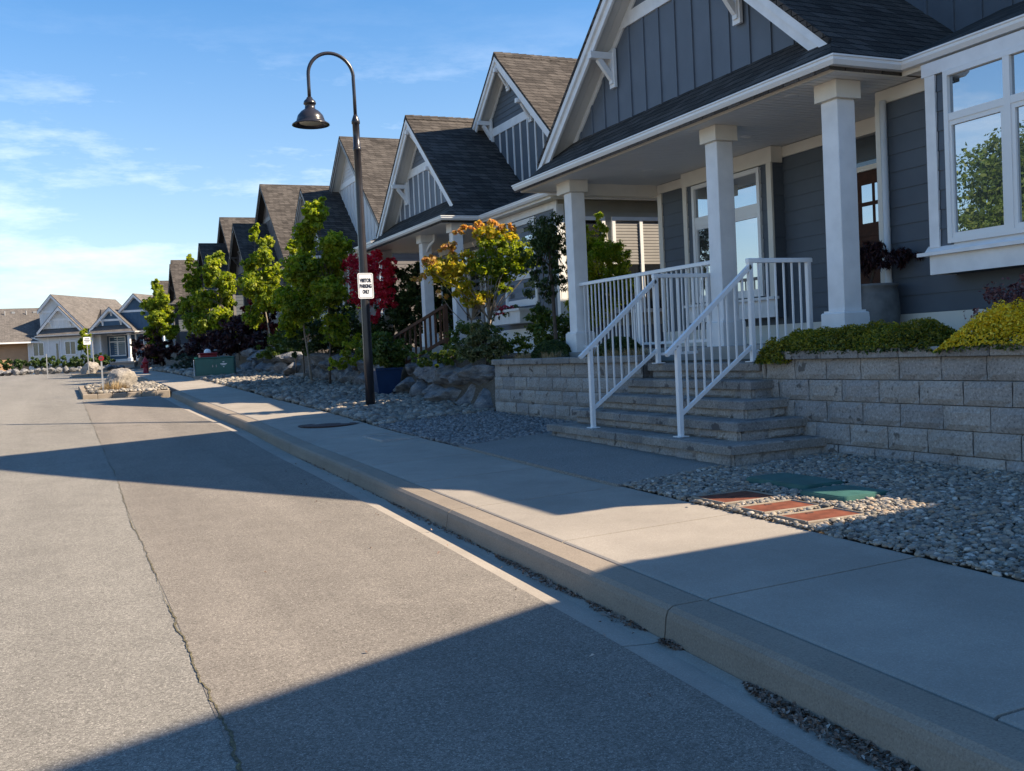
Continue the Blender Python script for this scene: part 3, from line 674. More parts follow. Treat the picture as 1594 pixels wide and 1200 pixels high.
def gable(root, u0, us, vc, apex, hr, hl, u1, p, zb, C, names=('porch_roof', 'gable_siding', 'rake_trim'), frieze=None, br=None, step=.40, far=False, battens=True):
    def z(v): return apex - p * abs(v - vc)
    r = MB()
    for h, s in ((hr, -1), (hl, 1)):
        r.slab([(u0 - .03, vc, apex), (u1, vc, apex), (u1, vc + s * h, apex - p * h), (u0 - .03, vc + s * h, apex - p * h)], (0, 0, -.075))
    if not far:
        x = u0 - .03
        while x < u1 - .3: r.slab([(x, vc - .14, apex - p * .14 + .022), (x, vc, apex + .03), (x, vc + .14, apex - p * .14 + .022), (x + .24, vc + .14, apex - p * .14 + .03), (x + .24, vc, apex + .045), (x + .24, vc - .14, apex - p * .14 + .03)], (0, 0, -.02)); x += .21
    r.build(names[0], C['roof'], root)
    t = MB()
    for h, s in ((hr, -1), (hl, 1)):
        e = apex - p * h
        def strip(ua, ub, za, zb_, h=h, s=s, e=e):
            t.slab([(ua, vc, apex + za), (ua, vc + s * h, e + za), (ua, vc + s * h, e + zb_), (ua, vc, apex + zb_)], (ub - ua, 0, 0))
        strip(u0 - .022, u0 + .014, -.078, -.19); strip(u0 + .016, u0 + .052, -.10, -.335)
    t.build(names[2], C['rake'], root)
    sf = MB()
    for h, s in ((hr, -1), (hl, 1)):
        e = apex - p * h
        sf.slab([(u0 + .054, vc + s * .02, apex - .20), (us + .02, vc + s * .02, apex - .20), (us + .02, vc + s * h, e - .20), (u0 + .054, vc + s * h, e - .20)], (0, 0, -.02))
    sf.build('soffit', C['soffit'], root)
    g = MB(); top = apex - .19
    wr, wl_ = (top - zb) / p, (top - zb) / p
    wr = min(wr, hr); wl_ = min(wl_, hl)
    g.slab([(us, vc - wr, zb), (us, vc - wr, top - p * wr), (us, vc, top), (us, vc + wl_, top - p * wl_), (us, vc + wl_, zb)], (.12, 0, 0))
    zf = frieze if frieze else None
    if battens and C.get('batten') == C['board']:
        v = vc - wr + .1
        while v < vc + wl_:
            zt = top - p * abs(v - vc) - .02; zt = min(zt, zf) if zf else zt
            if zt > zb + .05: g.box(us - .022, us, v - .022, v + .022, zb, zt)
            v += step
    if zf:   # small shakes above the frieze
        zz = zf + .2
        while zz < top - .1:
            w = (top - zz) / p - .02
            g.box(us - .012, us, vc - w, vc + w, zz, zz + .012); zz += .13
    g.build(names[1], C['board'], root)
    tr = MB()
    if battens and C.get('batten') != C['board']:
        v = vc - wr + .1
        while v < vc + wl_:
            zt = top - p * abs(v - vc) - .02; zt = min(zt, zf) if zf else zt
            if zt > zb + .05: tr.box(us - .024, us - .001, v - .025, v + .025, zb, zt)
            v += step
    if zf:
        w = (top - zf) / p; w2 = (top - zf - .2) / p
        tr.slab([(us - .03, vc - w, zf), (us - .03, vc + w, zf), (us - .03, vc + w2, zf + .2), (us - .03, vc - w2, zf + .2)], (.028, 0, 0))
    for s, h in ((-1, wr), (1, wl_)):     # inner trim along the siding's sloping edge
        tr.slab([(us - .026, vc, top), (us - .026, vc + s * h, top - p * h), (us - .026, vc + s * h, top - p * h - .13), (us - .026, vc, top - .13)], (.025, 0, 0))
    tr.build('trim', C['trim'], root)
    if br:
        for off in br:
            v = vc + off; zt = apex - p * abs(off) - .36
            b = MB(); b.box(u0 - .05, us - .03, v - .05, v + .05, zt - .10, zt)
            b.box(us - .075, us - .03, v - .075, v + .075, zt - .52, zt + .06); b.box(us - .10, us - .075, v - .045, v + .045, zt - .46, zt - .10)
            b.beam((u0 + .10, v, zt - .10), (us - .08, v, zt - .38), .07, .08, (0, 0, 1)); b.build('bracket', C['rake'], root)

def house(name, label, at, C, hw=3.525, p=.84, ud=2.6, vd=-1.3, zd=7.16, hd=None, vend=-8.8, rot=0.0, group=None, detail=1, flush=False, s2=.43, vl=None, depth=13., frieze=None, door=True, win=True, side_windows=False, wood=None):
    R = empty(name, at, label, 'house', group, local=True, rot=rot)
    apex = G + .40 + p * hw; vr = -(hw + .68); vl = hw - .15 if vl is None else vl
    hd = hd or (zd - 2.95) / p; hdl = min(hd, hw + .05 - vd)
    # --- walls
    core = MB(); vw = vend + .40
    core.box(2.2, depth, vw, 2.3, -1.6, 2.9); core.box(1.28, 2.2, vw, -3.5 * hw / 3.525, -1.6, 2.9)
    vb = -3.5 * hw / 3.525
    lap(core, (2.2, vb), (2.2, 2.3), .26, 2.66, (-1, 0)); lap(core, (1.28, vw), (1.28, vb), .26, 2.66, (-1, 0))
    core.build('wall', C['wall'], R)
    sw = MB(); lap(sw, (1.28, vw), (depth, vw), .2, 2.7, (0, -1));
    sw.build('side_wall', C.get('side', C['wall']), R)
    # --- trim of the walls
    t = MB()
    t.box(2.165, 2.2, vb, 2.33, 2.53, 2.672); t.box(1.245, 1.28, vw - .03, vb + .03, 2.53, 2.672); t.box(1.25, 1.285, vw, vb + .02, -.3, .255); t.box(2.17, 2.2, vb, 2.3, .0, .255)
    for (u, v0, v1) in ((1.24, vb - .10, vb + .036), (2.165, 2.22, 2.336), (1.24, vw - .034, vw + .09)): t.box(u, u + .035, v0, v1, .26, 2.528)
    t.box(1.275, 1.40, vw - .038, vw - .004, .2, 2.6)
    t.box(1.27, 1.42, vb + .002, vb + .035, .26, 2.498)
    t.build('wall_trim', C['trim2'], R)
    # --- porch
    f = MB(); f.cbox(.30, 2.19, vb - .30, 2.55, -.17, 0, .01); f.box(.42, 2.18, vb - .2, 2.5, -1.7, -.172); f.build('porch_floor', 'floor', R)
    c = MB(); c.box(.142, 2.19, vr + .15, vl - .05, 2.684, 2.72); c.box(1.02, 1.60, vend + .1, vr + .148, 2.684, 2.72); c.build('ceiling', C['ceil'], R)
    cols = (vb - .15, vb + 1.92, 2.22) if detail else (-hw + .25, 2.2 - .3)
    if name == 'gray_house' and not detail: cols = (-hw + .3, 0.0, hw - .6)
    if flush:
        cols = ()
        k = MB(); k.box(.5, 2.25, -hw - .4, hw + .9, -1.6, 2.68); lap(k, (.5, -hw - .4), (.5, hw + .9), .1, 2.66, (-1, 0)); lap(k, (.5, -hw - .4), (2.25, -hw - .4), .1, 2.66, (0, -1)); k.build('front_wall', C['wall'], R)
        window(R, front(.485), -1.75, -.55, .85, 2.2, 2, None, pane='glass_dark', fw=.09); window(R, front(.485), 1.55, 2.75, .85, 2.2, 2, None, pane='glass_dark', fw=.09)
        k = MB(); k.box(.43, .49, -.02, 1.0, -.2, 2.15); dk = k.build('door', C['wall'], R)
        k = MB()
        for vv in (-hw - .42, -.2, 1.05, hw + .80): k.box(.45, .484, vv, vv + .12, -.3, 2.6)
        k.build('corner_trim', 'white', R); k = MB(); k.box(.42, .432, .08, .3, .2, 2.0); k.build('pane', 'glass_dark', dk)
    for v in cols:
        k = MB(); k.cbox(.43, .67, v - .12, v + .12, 0, 2.50, .012); col = k.build('column', C['col'], R)
        k = MB(); k.cbox(.385, .715, v - .165, v + .165, 2.50, 2.683, .006); k.build('capital', C['trim2'], col)
        k = MB(); k.cbox(.375, .725, v - .175, v + .175, -.02, .30, .012); k.slab([(.40, v - .15, .30), (.70, v - .15, .30), (.70, v + .15, .30), (.40, v + .15, .30)], (0, 0, .02)); k.build('base', C['col'], col)
    # --- gutters and fascia
    def gut(g, axis, c0, a0, a1, s=1, m0=0, m1=0):
        prof = [(0, 0), (0, -.016), (.013, -.022), (.013, -.050), (.040, -.092), (.12, -.092), (.12, 0), (.108, -.002), (.104, -.012), (.02, -.012), (.016, 0)]
        va = []; n = len(prof)
        for e, mm in ((a0, m0), (a1, m1)):
            for x, z in prof: va.append((c0 + s * x, e + mm * x, G + z) if axis == 'y' else (e + mm * x, c0 + s * x, G + z))
        g.add(va, [(i, (i + 1) % n, n + (i + 1) % n, n + i) for i in range(n)] + [tuple(range(n)), tuple(range(n, 2 * n))[::-1]])
    g, fa = MB(), MB()
    gut(g, 'y', 0, vr, vl, 1, 1, -1); gut(g, 'x', vr, 0, .88, 1, 1, 1); gut(g, 'y', .88, vend, vr, 1, 1, 1)
    gut(g, 'x', vend, .88, depth * .55, 1, 1, 0); gut(g, 'x', vl, 0, 6, -1, 1, 0)
    zf0, zf1 = G - .135, G - .005
    fa.box(.122, .15, vr + .122, vl - .122, zf0, zf1); fa.box(.152, 1.0, vr + .122, vr + .15, zf0, zf1 - .001); fa.box(1.002, 1.03, vend + .122, vr + .12, zf0, zf1); fa.box(1.032, depth * .55, vend + .122, vend + .15, zf0, zf1 - .001); fa.box(.152, 6, vl - .15, vl - .122, zf0, zf1 - .001)
    g.build('gutter', C['gut'], R); fa.build('fascia', C['trim2'], R)
    # --- skirt roof in front of the porch gable, main roof
    r = MB()
    zc = apex - p * (-(vr + .10)); zc = G + .02
    cv = -(hw + .57); zq = apex - p * (hw + .57)
    r.slab([(.05, cv, zq), (.05, vl - .02, zq), (1.06, vl - .02, zq + .80), (1.06, -hw + .38, zq + .80)], (0, 0, -.05))
    r.slab([(.05, cv, zq + .001), (.62, -hw + .005, G + .401), (9, -hw + .005, G + .401), (9, cv, zq + .001)], (0, 0, -.05))
    r.build('skirt_roof', C['roof'], R)
    r = MB(); zr = G - .01 + s2 * 6.1
    r.slab([(.93, vend + .05, G - .01), (.93, vr + .5, G - .01), (7.0, vr + .5, zr), (7.0, vend + 3.6, zr)], (0, 0, -.06))
    r.slab([(7.0, vend + 3.6, zr + .002), (7.0, 0, zr + .002), (13.2, hw - .2, G - .1), (13.2, vend + .05, G - .1)], (0, 0, -.06)); r.slab([(.93, vend + .05, G - .012), (7.0, vend + 3.6, zr + .001), (13.2, vend + .05, G - .098)], (0, 0, -.06))
    r.build('main_roof', C['roof'], R)
    # --- gables
    far = detail == 0
    gable(R, .60, 1.0, 0, apex, hw, hw, 9.0, p, G + .66, C, frieze=(apex - 1.36) if frieze is None else frieze, br=(-hw * .435, hw * .435, 0.0), far=far)
    C2 = dict(C); C2['board'] = C.get('board2', C['board']); C2['batten'] = C.get('batten2', C.get('batten'))
    gable(R, ud, ud + .36, vd, zd, hd, hdl, depth - .5, p, 2.6, C2, names=('gable_roof', 'upper_siding', 'rake_trim'), frieze=zd - 1.75, br=(-1.15, 1.15, 0.0) if not far else None, far=far)
    # --- windows and door
    if win:
        window(R, front(1.28), vw + 1.0, vb - .8, .9, 2.42, 2, 1.95)
        window(R, front(2.2), -.6, 1.1, .55, 2.42, 2, 1.95)
    if door:
        d = MB(); d.box(2.14, 2.19, vb + .45, vb + 1.42, 0, 2.1); dd = d.build('door', C.get('door', 'wood_door'), R)
        d = MB(); d.box(2.125, 2.142, vb + .65, vb + 1.22, 1.35, 1.9); d.build('pane', 'glass_dark', dd)
    return R

CH1 = dict(wall='slate', board='slate_board', batten='slate_board', board2='slate', batten2='slate', trim='white', trim2='cream', rake='white', soffit='soffit', ceil='ceiling', roof='shingle', gut='vinyl', col='white')
CH2 = dict(wall='slate_light', side='beige', board='slate_light', batten='white', board2='slate', batten2='white', trim='white', trim2='white', rake='white', soffit='soffit', ceil='ceiling', roof='shingle', gut='vinyl', col='white')
CH3 = dict(wall='taupe', board='white_board', batten='white_board', trim='white', trim2='white', rake='gray_trim', soffit='soffit', ceil='ceiling', roof='shingle', gut='vinyl', col='white')
CH4 = dict(wall='taupe', board='taupe', batten='taupe', trim='gray_trim', trim2='gray_trim', rake='dark_trim', soffit='dark_trim', ceil='dark_trim', roof='shingle', gut='gray_trim', col='dark_trim')
CH5 = dict(CH4, board='slate', batten='slate', board2='taupe', wall='slate')
FL = 1.34
H1 = house('gray_house', 'slate gray house with the white columned porch and block steps', (7.0, 11.81, FL), CH1, detail=2, win=False, door=False, vend=-7.85, vd=-2.0, zd=8.6)
H0 = house('gray_house', 'gray gabled house just right of the picture whose shadow crosses the road', (7.25, -1.50, FL - .05), CH2, detail=0, zd=7.6, vd=-2.0)
H2 = house('gray_house', 'gray house with white battens behind the yellow and orange maple', (7.7, 24.1, FL + .27), CH2, hw=3.0, p=.87, ud=2.25, vd=-1.93, zd=6.95, vend=-7.1, detail=1, win=False)
H3 = house('white_gabled_house', 'house with white board gable and dark rake boards behind the lamp post', (8.3, 38.7, FL + .95), CH3, hw=3.0, p=.87, ud=1.7, vd=-2.0, zd=7.4, vend=-8, detail=0)
H4 = house('dark_house', 'dark trimmed gabled house above the burgundy tree', (7.5, 50.0, FL + 1.1), CH4, hw=3.0, p=.87, ud=1.85, vd=-.8, zd=7.6, vend=-7.5, detail=0)
H5 = house('dark_house', 'dark gabled house next beyond the one above the burgundy tree', (7.4, 62.0, FL + 1.55), CH5, hw=3.0, p=.87, ud=1.8, vd=-.6, zd=7.28, vend=-7.5, detail=0)
H6 = house('dark_house', 'distant dark house with a broad low gray roof behind young lime trees', (7.0, 75.0, FL + 1.6), CH4, hw=3.0, p=.87, ud=.9, vd=2.0, zd=6.3, vend=-7.5, detail=0)
H7 = house('dark_house', 'farthest dark house of the row, beside the blue house', (7.0, 88.0, FL + 1.5), CH5, hw=3.0, p=.87, ud=1.0, vd=2.2, zd=5.9, vend=-7.5, detail=0)

# details of the nearest house
def extra(m, name, mt, parent=H1): return m.build(name, mt, parent)
bu = .94                                                        # bay window box
m = MB(); m.box(bu, 1.27, -7.6, -4.47, .62, 2.68); lap(m, (bu, -4.60), (bu, -4.47), .86, 2.56, (-1, 0)); lap(m, (bu, -4.47), (1.28, -4.47), .86, 2.5, (0, 1)); lap(m, (bu, -4.74), (bu, -4.58), .86, 2.56, (-1, 0))
bay = extra(m, 'bay', 'slate')
m = MB(); m.box(bu - .035, bu, -7.6, -4.43, 2.55, 2.676); m.box(bu - .032, bu, -4.585, -4.465, .88, 2.548)
m.box(bu - .034, bu - .001, -7.6, -4.46, .615, .80)
m.box(bu, 1.26, -4.468, -4.438, .615, .80)
m.build('apron', 'white', bay)
m = MB(); m.slab([(bu - .10, -7.6, .80), (bu - .10, -4.36, .80), (bu - .10, -4.36, .835), (bu - .10, -7.6, .835)], (.14, 0, 0)); m.slab([(bu - .06, -7.6, .836), (bu - .06, -4.42, .836), (bu, -4.42, .90), (bu, -7.6, .90)], (.02, 0, 0)); m.build('sill', 'white', bay)
window(H1, front(bu - .005), -7.5, -4.70, .90, 2.545, 4, 2.10, fw=.05, bar=.07)
m = MB(); m.box(2.0, 2.2, -.78, 1.30, .35, 2.68); lap(m, (2.0, -.78), (2.0, -.56), .5, 2.45, (-1, 0)); lap(m, (2.0, 1.08), (2.0, 1.30), .5, 2.45, (-1, 0)); lap(m, (2.0, -.78), (2.2, -.78), .5, 2.45, (0, -1)); bay2 = extra(m, 'bay', 'slate')
m = MB(); m.box(1.965, 2.0, -.82, 1.34, 2.46, 2.676)
for v in (-.80, 1.22): m.box(1.966, 1.999, v, v + .10, .5, 2.458)
m.box(2.0, 2.16, -.815, -.782, 2.46, 2.676)
m.build('trim', 'cream', bay2)
m = MB(); m.box(1.965, 1.999, -.78, 1.30, .36, .60); m.box(1.91, 2.0, -.84, 1.36, .602, .64); m.build('apron', 'white', bay2)
window(H1, front(1.995), -.56, 1.06, .66, 2.44, 2, 1.88, fw=.06, bar=.14)
# front door in its frame with transom
v0, v1 = -3.02, -2.16
m = MB(); m.box(2.12, 2.20, v1 + .02, v1 + .14, 0, 2.48); m.box(2.12, 2.20, v0 - .14, v0 - .02, 0, 2.48); m.box(2.125, 2.20, v0 - .02, v1 + .02, 2.06, 2.12)
m.box(2.115, 2.2, v0 - .2, v1 + .2, 2.49, 2.676); fr = extra(m, 'door_frame', 'cream')
m = MB(); m.box(2.165, 2.19, v0, v1, 2.12, 2.47); m.build('pane', 'glass_dark', fr)
m = MB(); m.box(2.15, 2.195, v0 - .018, v1 + .018, .01, 2.055)
for a in (v0 + .10, (v0 + v1) / 2 + .03): m.box(2.138, 2.151, a, a + .30, .18, 1.18)
m.box(2.140, 2.151, v0 + .05, v1 - .05, 1.26, 1.32)
dr = extra(m, 'door', 'wood_door')
m = MB()
for i in range(3):
    for z in (1.42, 1.68): m.box(2.142, 2.16, v0 + .12 + .22 * i, v0 + .29 + .22 * i, z, z + .21)
m.build('pane', 'glass', dr)
m = MB(); m.tube([(2.10, v0 + .07, .98), (2.10, v0 + .07, 1.14)], .012, 8); m.box(2.10, 2.15, v0 + .05, v0 + .09, .94, 1.0); m.build('handle', 'black', dr)
for (u, v) in ((1.25, -1.25), (1.25, 1.15), (.42, -3.1), (1.25, -3.0)):
    m = MB(); m.lathe([(0, -.004), (.055, -.005), (.075, -.002), (.08, .004)], (u, v, 2.682), 20); m.build('downlight', 'vinyl', H1, smooth=True)
m = MB(); m.box(.40, 2.18, 2.36, 2.52, 2.50, 2.683); extra(m, 'porch_beam', 'cream')
m = MB(); m.tube([(1.20, -3.62, 2.55), (1.20, -3.62, .42), (1.16, -3.60, .30), (1.08, -3.56, .22)], .036, 8); m.build('downspout', 'vinyl', H1, smooth=True)

# second house: side windows with blinds, planter box, downspout, wooden steps railing
vw2 = -7.1 + .40
window(H2, side(vw2 - .02), 1.55, 2.30, .45, 2.36, 1, None, pane='glass_dark', fw=.07)
wb = window(H2, side(vw2 - .02), 2.46, 3.80, .45, 2.36, 2, None, pane='glass_dark', fw=.07)
m = MB()
for x0, x1 in ((2.54, 3.09), (3.17, 3.72)):
    z = 1.42
    while z < 2.28: m.slab([(x0, vw2 - .034, z), (x1, vw2 - .034, z), (x1, vw2 - .028, z + .052), (x0, vw2 - .028, z + .052)], (0, .002, 0)); z += .06
m.build('blind', 'gray_trim', wb)
window(H2, front(1.275), -5.75, -4.15, .72, 2.5, 1, 1.38, fw=.10, bar=.10); window(H2, front(2.195), -.6, 1.1, .55, 2.42, 2, 1.95)
m = MB(); m.tube([(.62, -1.55, 2.66), (.62, -1.50, 2.5), (.56, -1.36, 2.42), (.52, -1.25, 2.28)], .035, 8); m.build('downspout', 'vinyl', H2, smooth=True)
m = MB(); m.cbox(.86, 1.24, -5.65, -4.2, .36, .62, .01); m.box(.82, 1.24, -5.7, -4.15, .61, .66); m.build('planter_box', 'white', H2)
wr = empty('wood_railing', (6.9, 21.0, .9), 'brown wooden stair railing left of the yellow maple', 'railing')
A, B = Vector((6.55, 21.35, 1.70)), Vector((7.75, 20.45, 2.48))
m = MB(); m.beam(A, B, .09, .06); m.build('handrail', 'wood_rail', wr)
m = MB(); m.beam(A + Vector((0, 0, -.72)), B + Vector((0, 0, -.72)), .05, .07); m.build('bottom_rail', 'wood_rail', wr)
for i in range(13):
    q = A + (B - A) * (.03 + .94 * i / 12); thick = .045 if i in (0, 12) else .021
    m = MB(); m.box(q.x - thick, q.x + thick, q.y - thick, q.y + thick, q.z - (.95 if i in (0, 12) else .72), q.z + (.0 if i not in (0, 12) else .02)); m.build('post' if i in (0, 12) else 'baluster', 'wood_rail', wr)

# houses closing the street
CE1 = dict(wall='cream_sid', board='cream_sid', batten='white', trim='white', trim2='white', rake='white', soffit='soffit', ceil='ceiling', roof='shingle_gray', gut='vinyl', col='white')
CE2 = dict(CE1, wall='blue_sid', board='blue_sid', batten='blue_sid', board2='blue_sid')
CE0 = dict(CE1, wall='tan_sid', board='tan_sid', batten='tan_sid')
E1 = house('white_house', 'pale board house with two white trimmed gables closing the street', (-.1, 104.2, 2.2), CE1, hw=2.35, p=1.0, ud=.95, vd=.9, zd=6.75, hd=3.7, vend=-4.2, rot=math.radians(57), detail=0, flush=True, win=False, door=False)
E2 = house('blue_house', 'blue gabled house at the end of the street beside the pale one', (4.3, 101.6, 2.2), CE2, hw=2.15, p=.95, ud=1.2, vd=-2.2, zd=6.4, hd=2.6, vend=-5.4, rot=math.radians(57), detail=0)
E0 = empty('tan_house', (-6.5, 108, 2.2), 'tan house with a plain gray roof at the left edge', 'house')
m = MB(); m.box(-16, -1.9, 106.6, 114, 1.0, 4.55); lap(m, (-16, 106.6), (-1.9, 106.6), 2.2, 4.5, (0, -1)); m.slab([(-1.9, 106.6, 4.5), (-1.9, 114, 4.5), (-1.9, 110.3, 7.5)], (-.1, 0, 0)); m.build('wall', 'tan_sid', E0)
m = MB(); m.slab([(-16.3, 105.7, 4.5), (-1.4, 105.7, 4.5), (-1.4, 110.3, 7.95), (-16.3, 110.3, 7.95)], (0, 0, -.1)); m.slab([(-16.3, 110.3, 7.95), (-1.4, 110.3, 7.95), (-1.4, 114.9, 4.5), (-16.3, 114.9, 4.5)], (0, 0, -.1)); rf = m.build('roof', 'shingle_gray', E0)
m = MB(); 
for x in (-4.5, -2.6): m.tube([(x, 109.4, 7.2), (x, 109.4, 7.65)], .06, 8); m.box(x + .6, x + .9, 109.6, 109.9, 7.3, 7.6)
m.build('vent', 'galv', rf)
m = MB(); m.box(-16.3, -1.4, 105.58, 105.7, 4.36, 4.5); m.build('gutter', 'vinyl', E0)

# ------------------------------------------------------------------ plants
def RT(x, y, d): return x + .91 * d, y - .41 * d               # step d metres to the right as the street is seen from the corner
def leaf_mesh(name, P, D, size, m, parent, wid=.55, flat=.5, droop=0.0):
    """P points, D outward directions: one kite-shaped, slightly folded leaf each"""
    n = len(P); rnd = RNG.normal(0, 1, (n, 3)); nr = D * flat + rnd * .6; nr[:, 2] += .35; nr /= np.linalg.norm(nr, axis=1)[:, None]
    t = RNG.normal(0, 1, (n, 3)); t[:, 2] -= droop; t += D * .5; t -= nr * (t * nr).sum(1)[:, None]; t /= np.linalg.norm(t, axis=1)[:, None] + 1e-9
    b = np.cross(nr, t); L = (size * np.clip(RNG.lognormal(0, .25, n), .5, 1.7))[:, None]
    fold = nr * L * .10
    V = np.stack([P - t * L * .5, P + b * L * wid * .5 + t * L * .08 + fold, P + t * L * .5 - fold * .6, P - b * L * wid * .5 + t * L * .08 + fold], 1).reshape(-1, 3)
    return npmesh(name, V, np.arange(4 * n).reshape(n, 4), 'leaf_' + m, parent)
def lobe_pts(lobes, n, hollow=.45, cl=.30, per=38):
    """leaf positions in ragged clusters spread through a set of ellipsoids"""
    vol = np.array([l[3] * l[3] * l[4] for l in lobes]) ** .75; vol /= vol.sum(); P, D, C = [], [], []
    for l, w in zip(lobes, vol):
        c = np.array(l[:3]); r = np.array([l[3], l[3], l[4]]); k = max(3, int(n * w / per))
        d = RNG.normal(0, 1, (k, 3)); d /= np.linalg.norm(d, axis=1)[:, None]; rr = hollow + (1 - hollow) * RNG.random(k) ** .6
        cc = c + d * rr[:, None] * r * (1 + RNG.normal(0, .10, (k, 1)))
        for q, dd in zip(cc, d):
            m_ = int(per * RNG.uniform(.5, 1.5)); s = cl * RNG.uniform(.55, 1.25) * min(l[3], l[4])
            off = RNG.normal(0, 1, (m_, 3)); off *= (s * RNG.random(m_) ** .5 / (np.linalg.norm(off, axis=1) + 1e-9))[:, None]; off[:, 2] *= .75
            P.append(q + off); o = off / (np.linalg.norm(off, axis=1)[:, None] + 1e-9); D.append(o * .5 + dd * .6)
        C.append(cc)
    return np.concatenate(P), np.concatenate(D), np.concatenate(C)
def limbs(mb, base, fork, targets, r0, r1, k=None, bend=.12):
    base, fork = Vector(base), Vector(fork); n = 5
    pts = [base.lerp(fork, i / n) + Vector((random.uniform(-1, 1), random.uniform(-1, 1), 0)) * r0 * (.5 if 0 < i < n else 0) for i in range(n + 1)]
    mb.tube(pts, [r0 * (1.25 if i == 0 else 1) + (r1 - r0) * i / n for i in range(n + 1)], 9)
    for t in targets:
        t = Vector(t); a = pts[-1 - random.choice([0, 0, 0, 1])]; mid = a.lerp(t, .5) + Vector((random.uniform(-1, 1), random.uniform(-1, 1), random.uniform(0, 1))) * bend * (t - a).length
        mb.tube([a, mid, t], [r1 * .62, r1 * .36, r1 * .12], 6)
def plant(name, label, cat, base, lobes, leaf, size, n, trunk=None, bark='bark', group=None, hollow=.45, cl=.30, per=38, wid=.55, droop=0., extra=None, stems=1, tn=14, crown='crown', branches=True):
    """lobes: (right, up-from-base, radius, half height, depth) round the base"""
    x, y, z = base; r = empty(name, (x, y, z), label, cat, group)
    def L(ls): return [(*RT(x, y, l[0])[:1], RT(x, y, l[0])[1] + (l[4] if len(l) > 4 else 0), z + l[1], l[2], l[3]) for l in ls]
    P, D, C = lobe_pts(L(lobes), n, hollow, cl, per)
    leaf_mesh(crown, P, D, size, leaf, r, wid, droop=droop)
    for (lf, ls, nn, sz) in (extra or []):
        P2, D2, C2 = lobe_pts(L(ls), nn, hollow, cl, per); leaf_mesh(crown, P2, D2, sz, lf, r, wid, droop=droop); C = np.concatenate([C, C2])
    if trunk:
        mb = MB(); fz, r0, r1 = trunk
        for s in range(stems):
            a = 6.28 * s / max(1, stems) + .6; off = .07 * (stems > 1)
            tg = C[RNG.choice(len(C), min(tn, len(C)), replace=False)] if branches else []
            lean = lobes[0][0] * .5
            fx, fy = RT(x, y, lean + (math.cos(a) * .22 if stems > 1 else 0))
            limbs(mb, (x + math.cos(a) * off, y + math.sin(a) * off, z - .08), (fx, fy + (math.sin(a) * .2 if stems > 1 else 0), z + fz), tg, r0, r1)
        mb.build('trunk', bark, r, smooth=True)
    return r
ZB = lambda y: float(zbed(y))
# yellow-orange japanese maple
plant('maple_tree', 'yellow and orange leaved maple on the rock wall in front of the second porch', 'tree', (7.3, 17.75, 1.12),
      [(.30, 1.92, .34, .28), (.66, 1.86, .30, .26), (.45, 1.55, .22, .2), (.80, 2.16, .34, .28), (1.05, 1.98, .2, .2), (.42, 2.30, .32, .24)], 'maple_green', .075, 5200, trunk=(.9, .026, .018), bark='pale_bark', stems=3, tn=14, cl=.44, per=26, hollow=.3,
      extra=[('yellow_maple', [(-.56, 1.86, .36, .26), (-.2, 1.98, .30, .24), (.06, 1.28, .30, .20), (-.26, 1.52, .28, .2), (.28, 2.52, .28, .15), (.62, 2.46, .26, .14)], 5200, .075), ('orange_tip', [(-1.02, 1.76, .18, .09), (-.78, 2.08, .22, .14), (-.22, 2.62, .17, .08), (.02, 2.70, .18, .08), (.30, 2.72, .24, .09), (.66, 2.62, .22, .1), (-.42, 2.26, .2, .14), (-.62, 1.42, .14, .08)], 2200, .072)])
plant('red_maple', 'slender red leaved maple by the second house porch column', 'tree', (7.5, 25.6, ZB(25.6)),
      [(-.15, 2.2, .42, .42), (.35, 2.0, .38, .42), (-.5, 2.45, .30, .25), (.45, 1.45, .30, .30), (-.1, 1.5, .32, .35), (.62, 2.3, .24, .2), (.1, 1.0, .26, .22), (.2, 2.55, .3, .2)], 'red_maple', .075, 8500, trunk=(1.0, .03, .022), bark='pale_bark', cl=.4, tn=12)
plant('weeping_tree', 'dark weeping tree with a bare thin trunk left of the porch column', 'tree', (7.6, 14.95, 1.22),
      [(-.12, 2.05, .36, .30), (-.40, 1.55, .15, .55), (-.25, 1.45, .14, .6), (.12, 1.6, .16, .55), (.28, 1.75, .12, .45), (-.08, 1.6, .2, .6), (.1, 2.28, .2, .14)], 'dark_green', .06, 7500, trunk=(1.95, .035, .025), bark='bark', droop=2.2, wid=.35, cl=.42)
plant('conifer_shrub', 'bright green feathery conifer behind the porch railing, between two houses', 'shrub', (9.3, 16.35, 1.22),
      [(0, 1.5, .48, .75), (-.28, 2.0, .22, .5), (.30, 1.7, .26, .5), (.0, 2.35, .16, .35), (-.3, 1.0, .34, .5), (.45, 1.25, .22, .3)], 'lime', .085, 15000, trunk=(1.2, .04, .02), droop=-1.2, wid=.3, cl=.3)
def upright(label, base, h, r, n, bottom=1.3, dx=0.0, size=.11, bark='pale_bark', leaf='maple_green', group='young street trees along the gravel strip', r0=.032):
    H = h - bottom; lb = []
    for i, (t, w) in enumerate(((.10, .75), (.26, 1.0), (.30, .9), (.46, .95), (.52, .8), (.66, .78), (.74, .62), (.86, .52), (.95, .38))):
        a = i * 2.4 + base[1]; o = .60 * r * w; lb.append((dx + math.cos(a) * o, bottom + H * t + random.uniform(-.12, .12), r * w * random.uniform(.46, .66), H * random.uniform(.10, .15), math.sin(a) * o))
    ex = [('lime' if leaf == 'maple_green' else leaf, [(l[0] + .1, l[1] + .08, l[2] * .9, l[3] * .9, l[4] if len(l) > 4 else 0) for l in lb[2:]], n // 2, size)]
    return plant('street_tree', label, 'tree', base, lb, leaf, size, n, trunk=(bottom + H * .45, r0, r0 * .55), bark=bark, group=group, extra=ex, cl=.40, per=22, tn=26, hollow=.30)
gz = lambda x, y: float(zgravel(x, y))
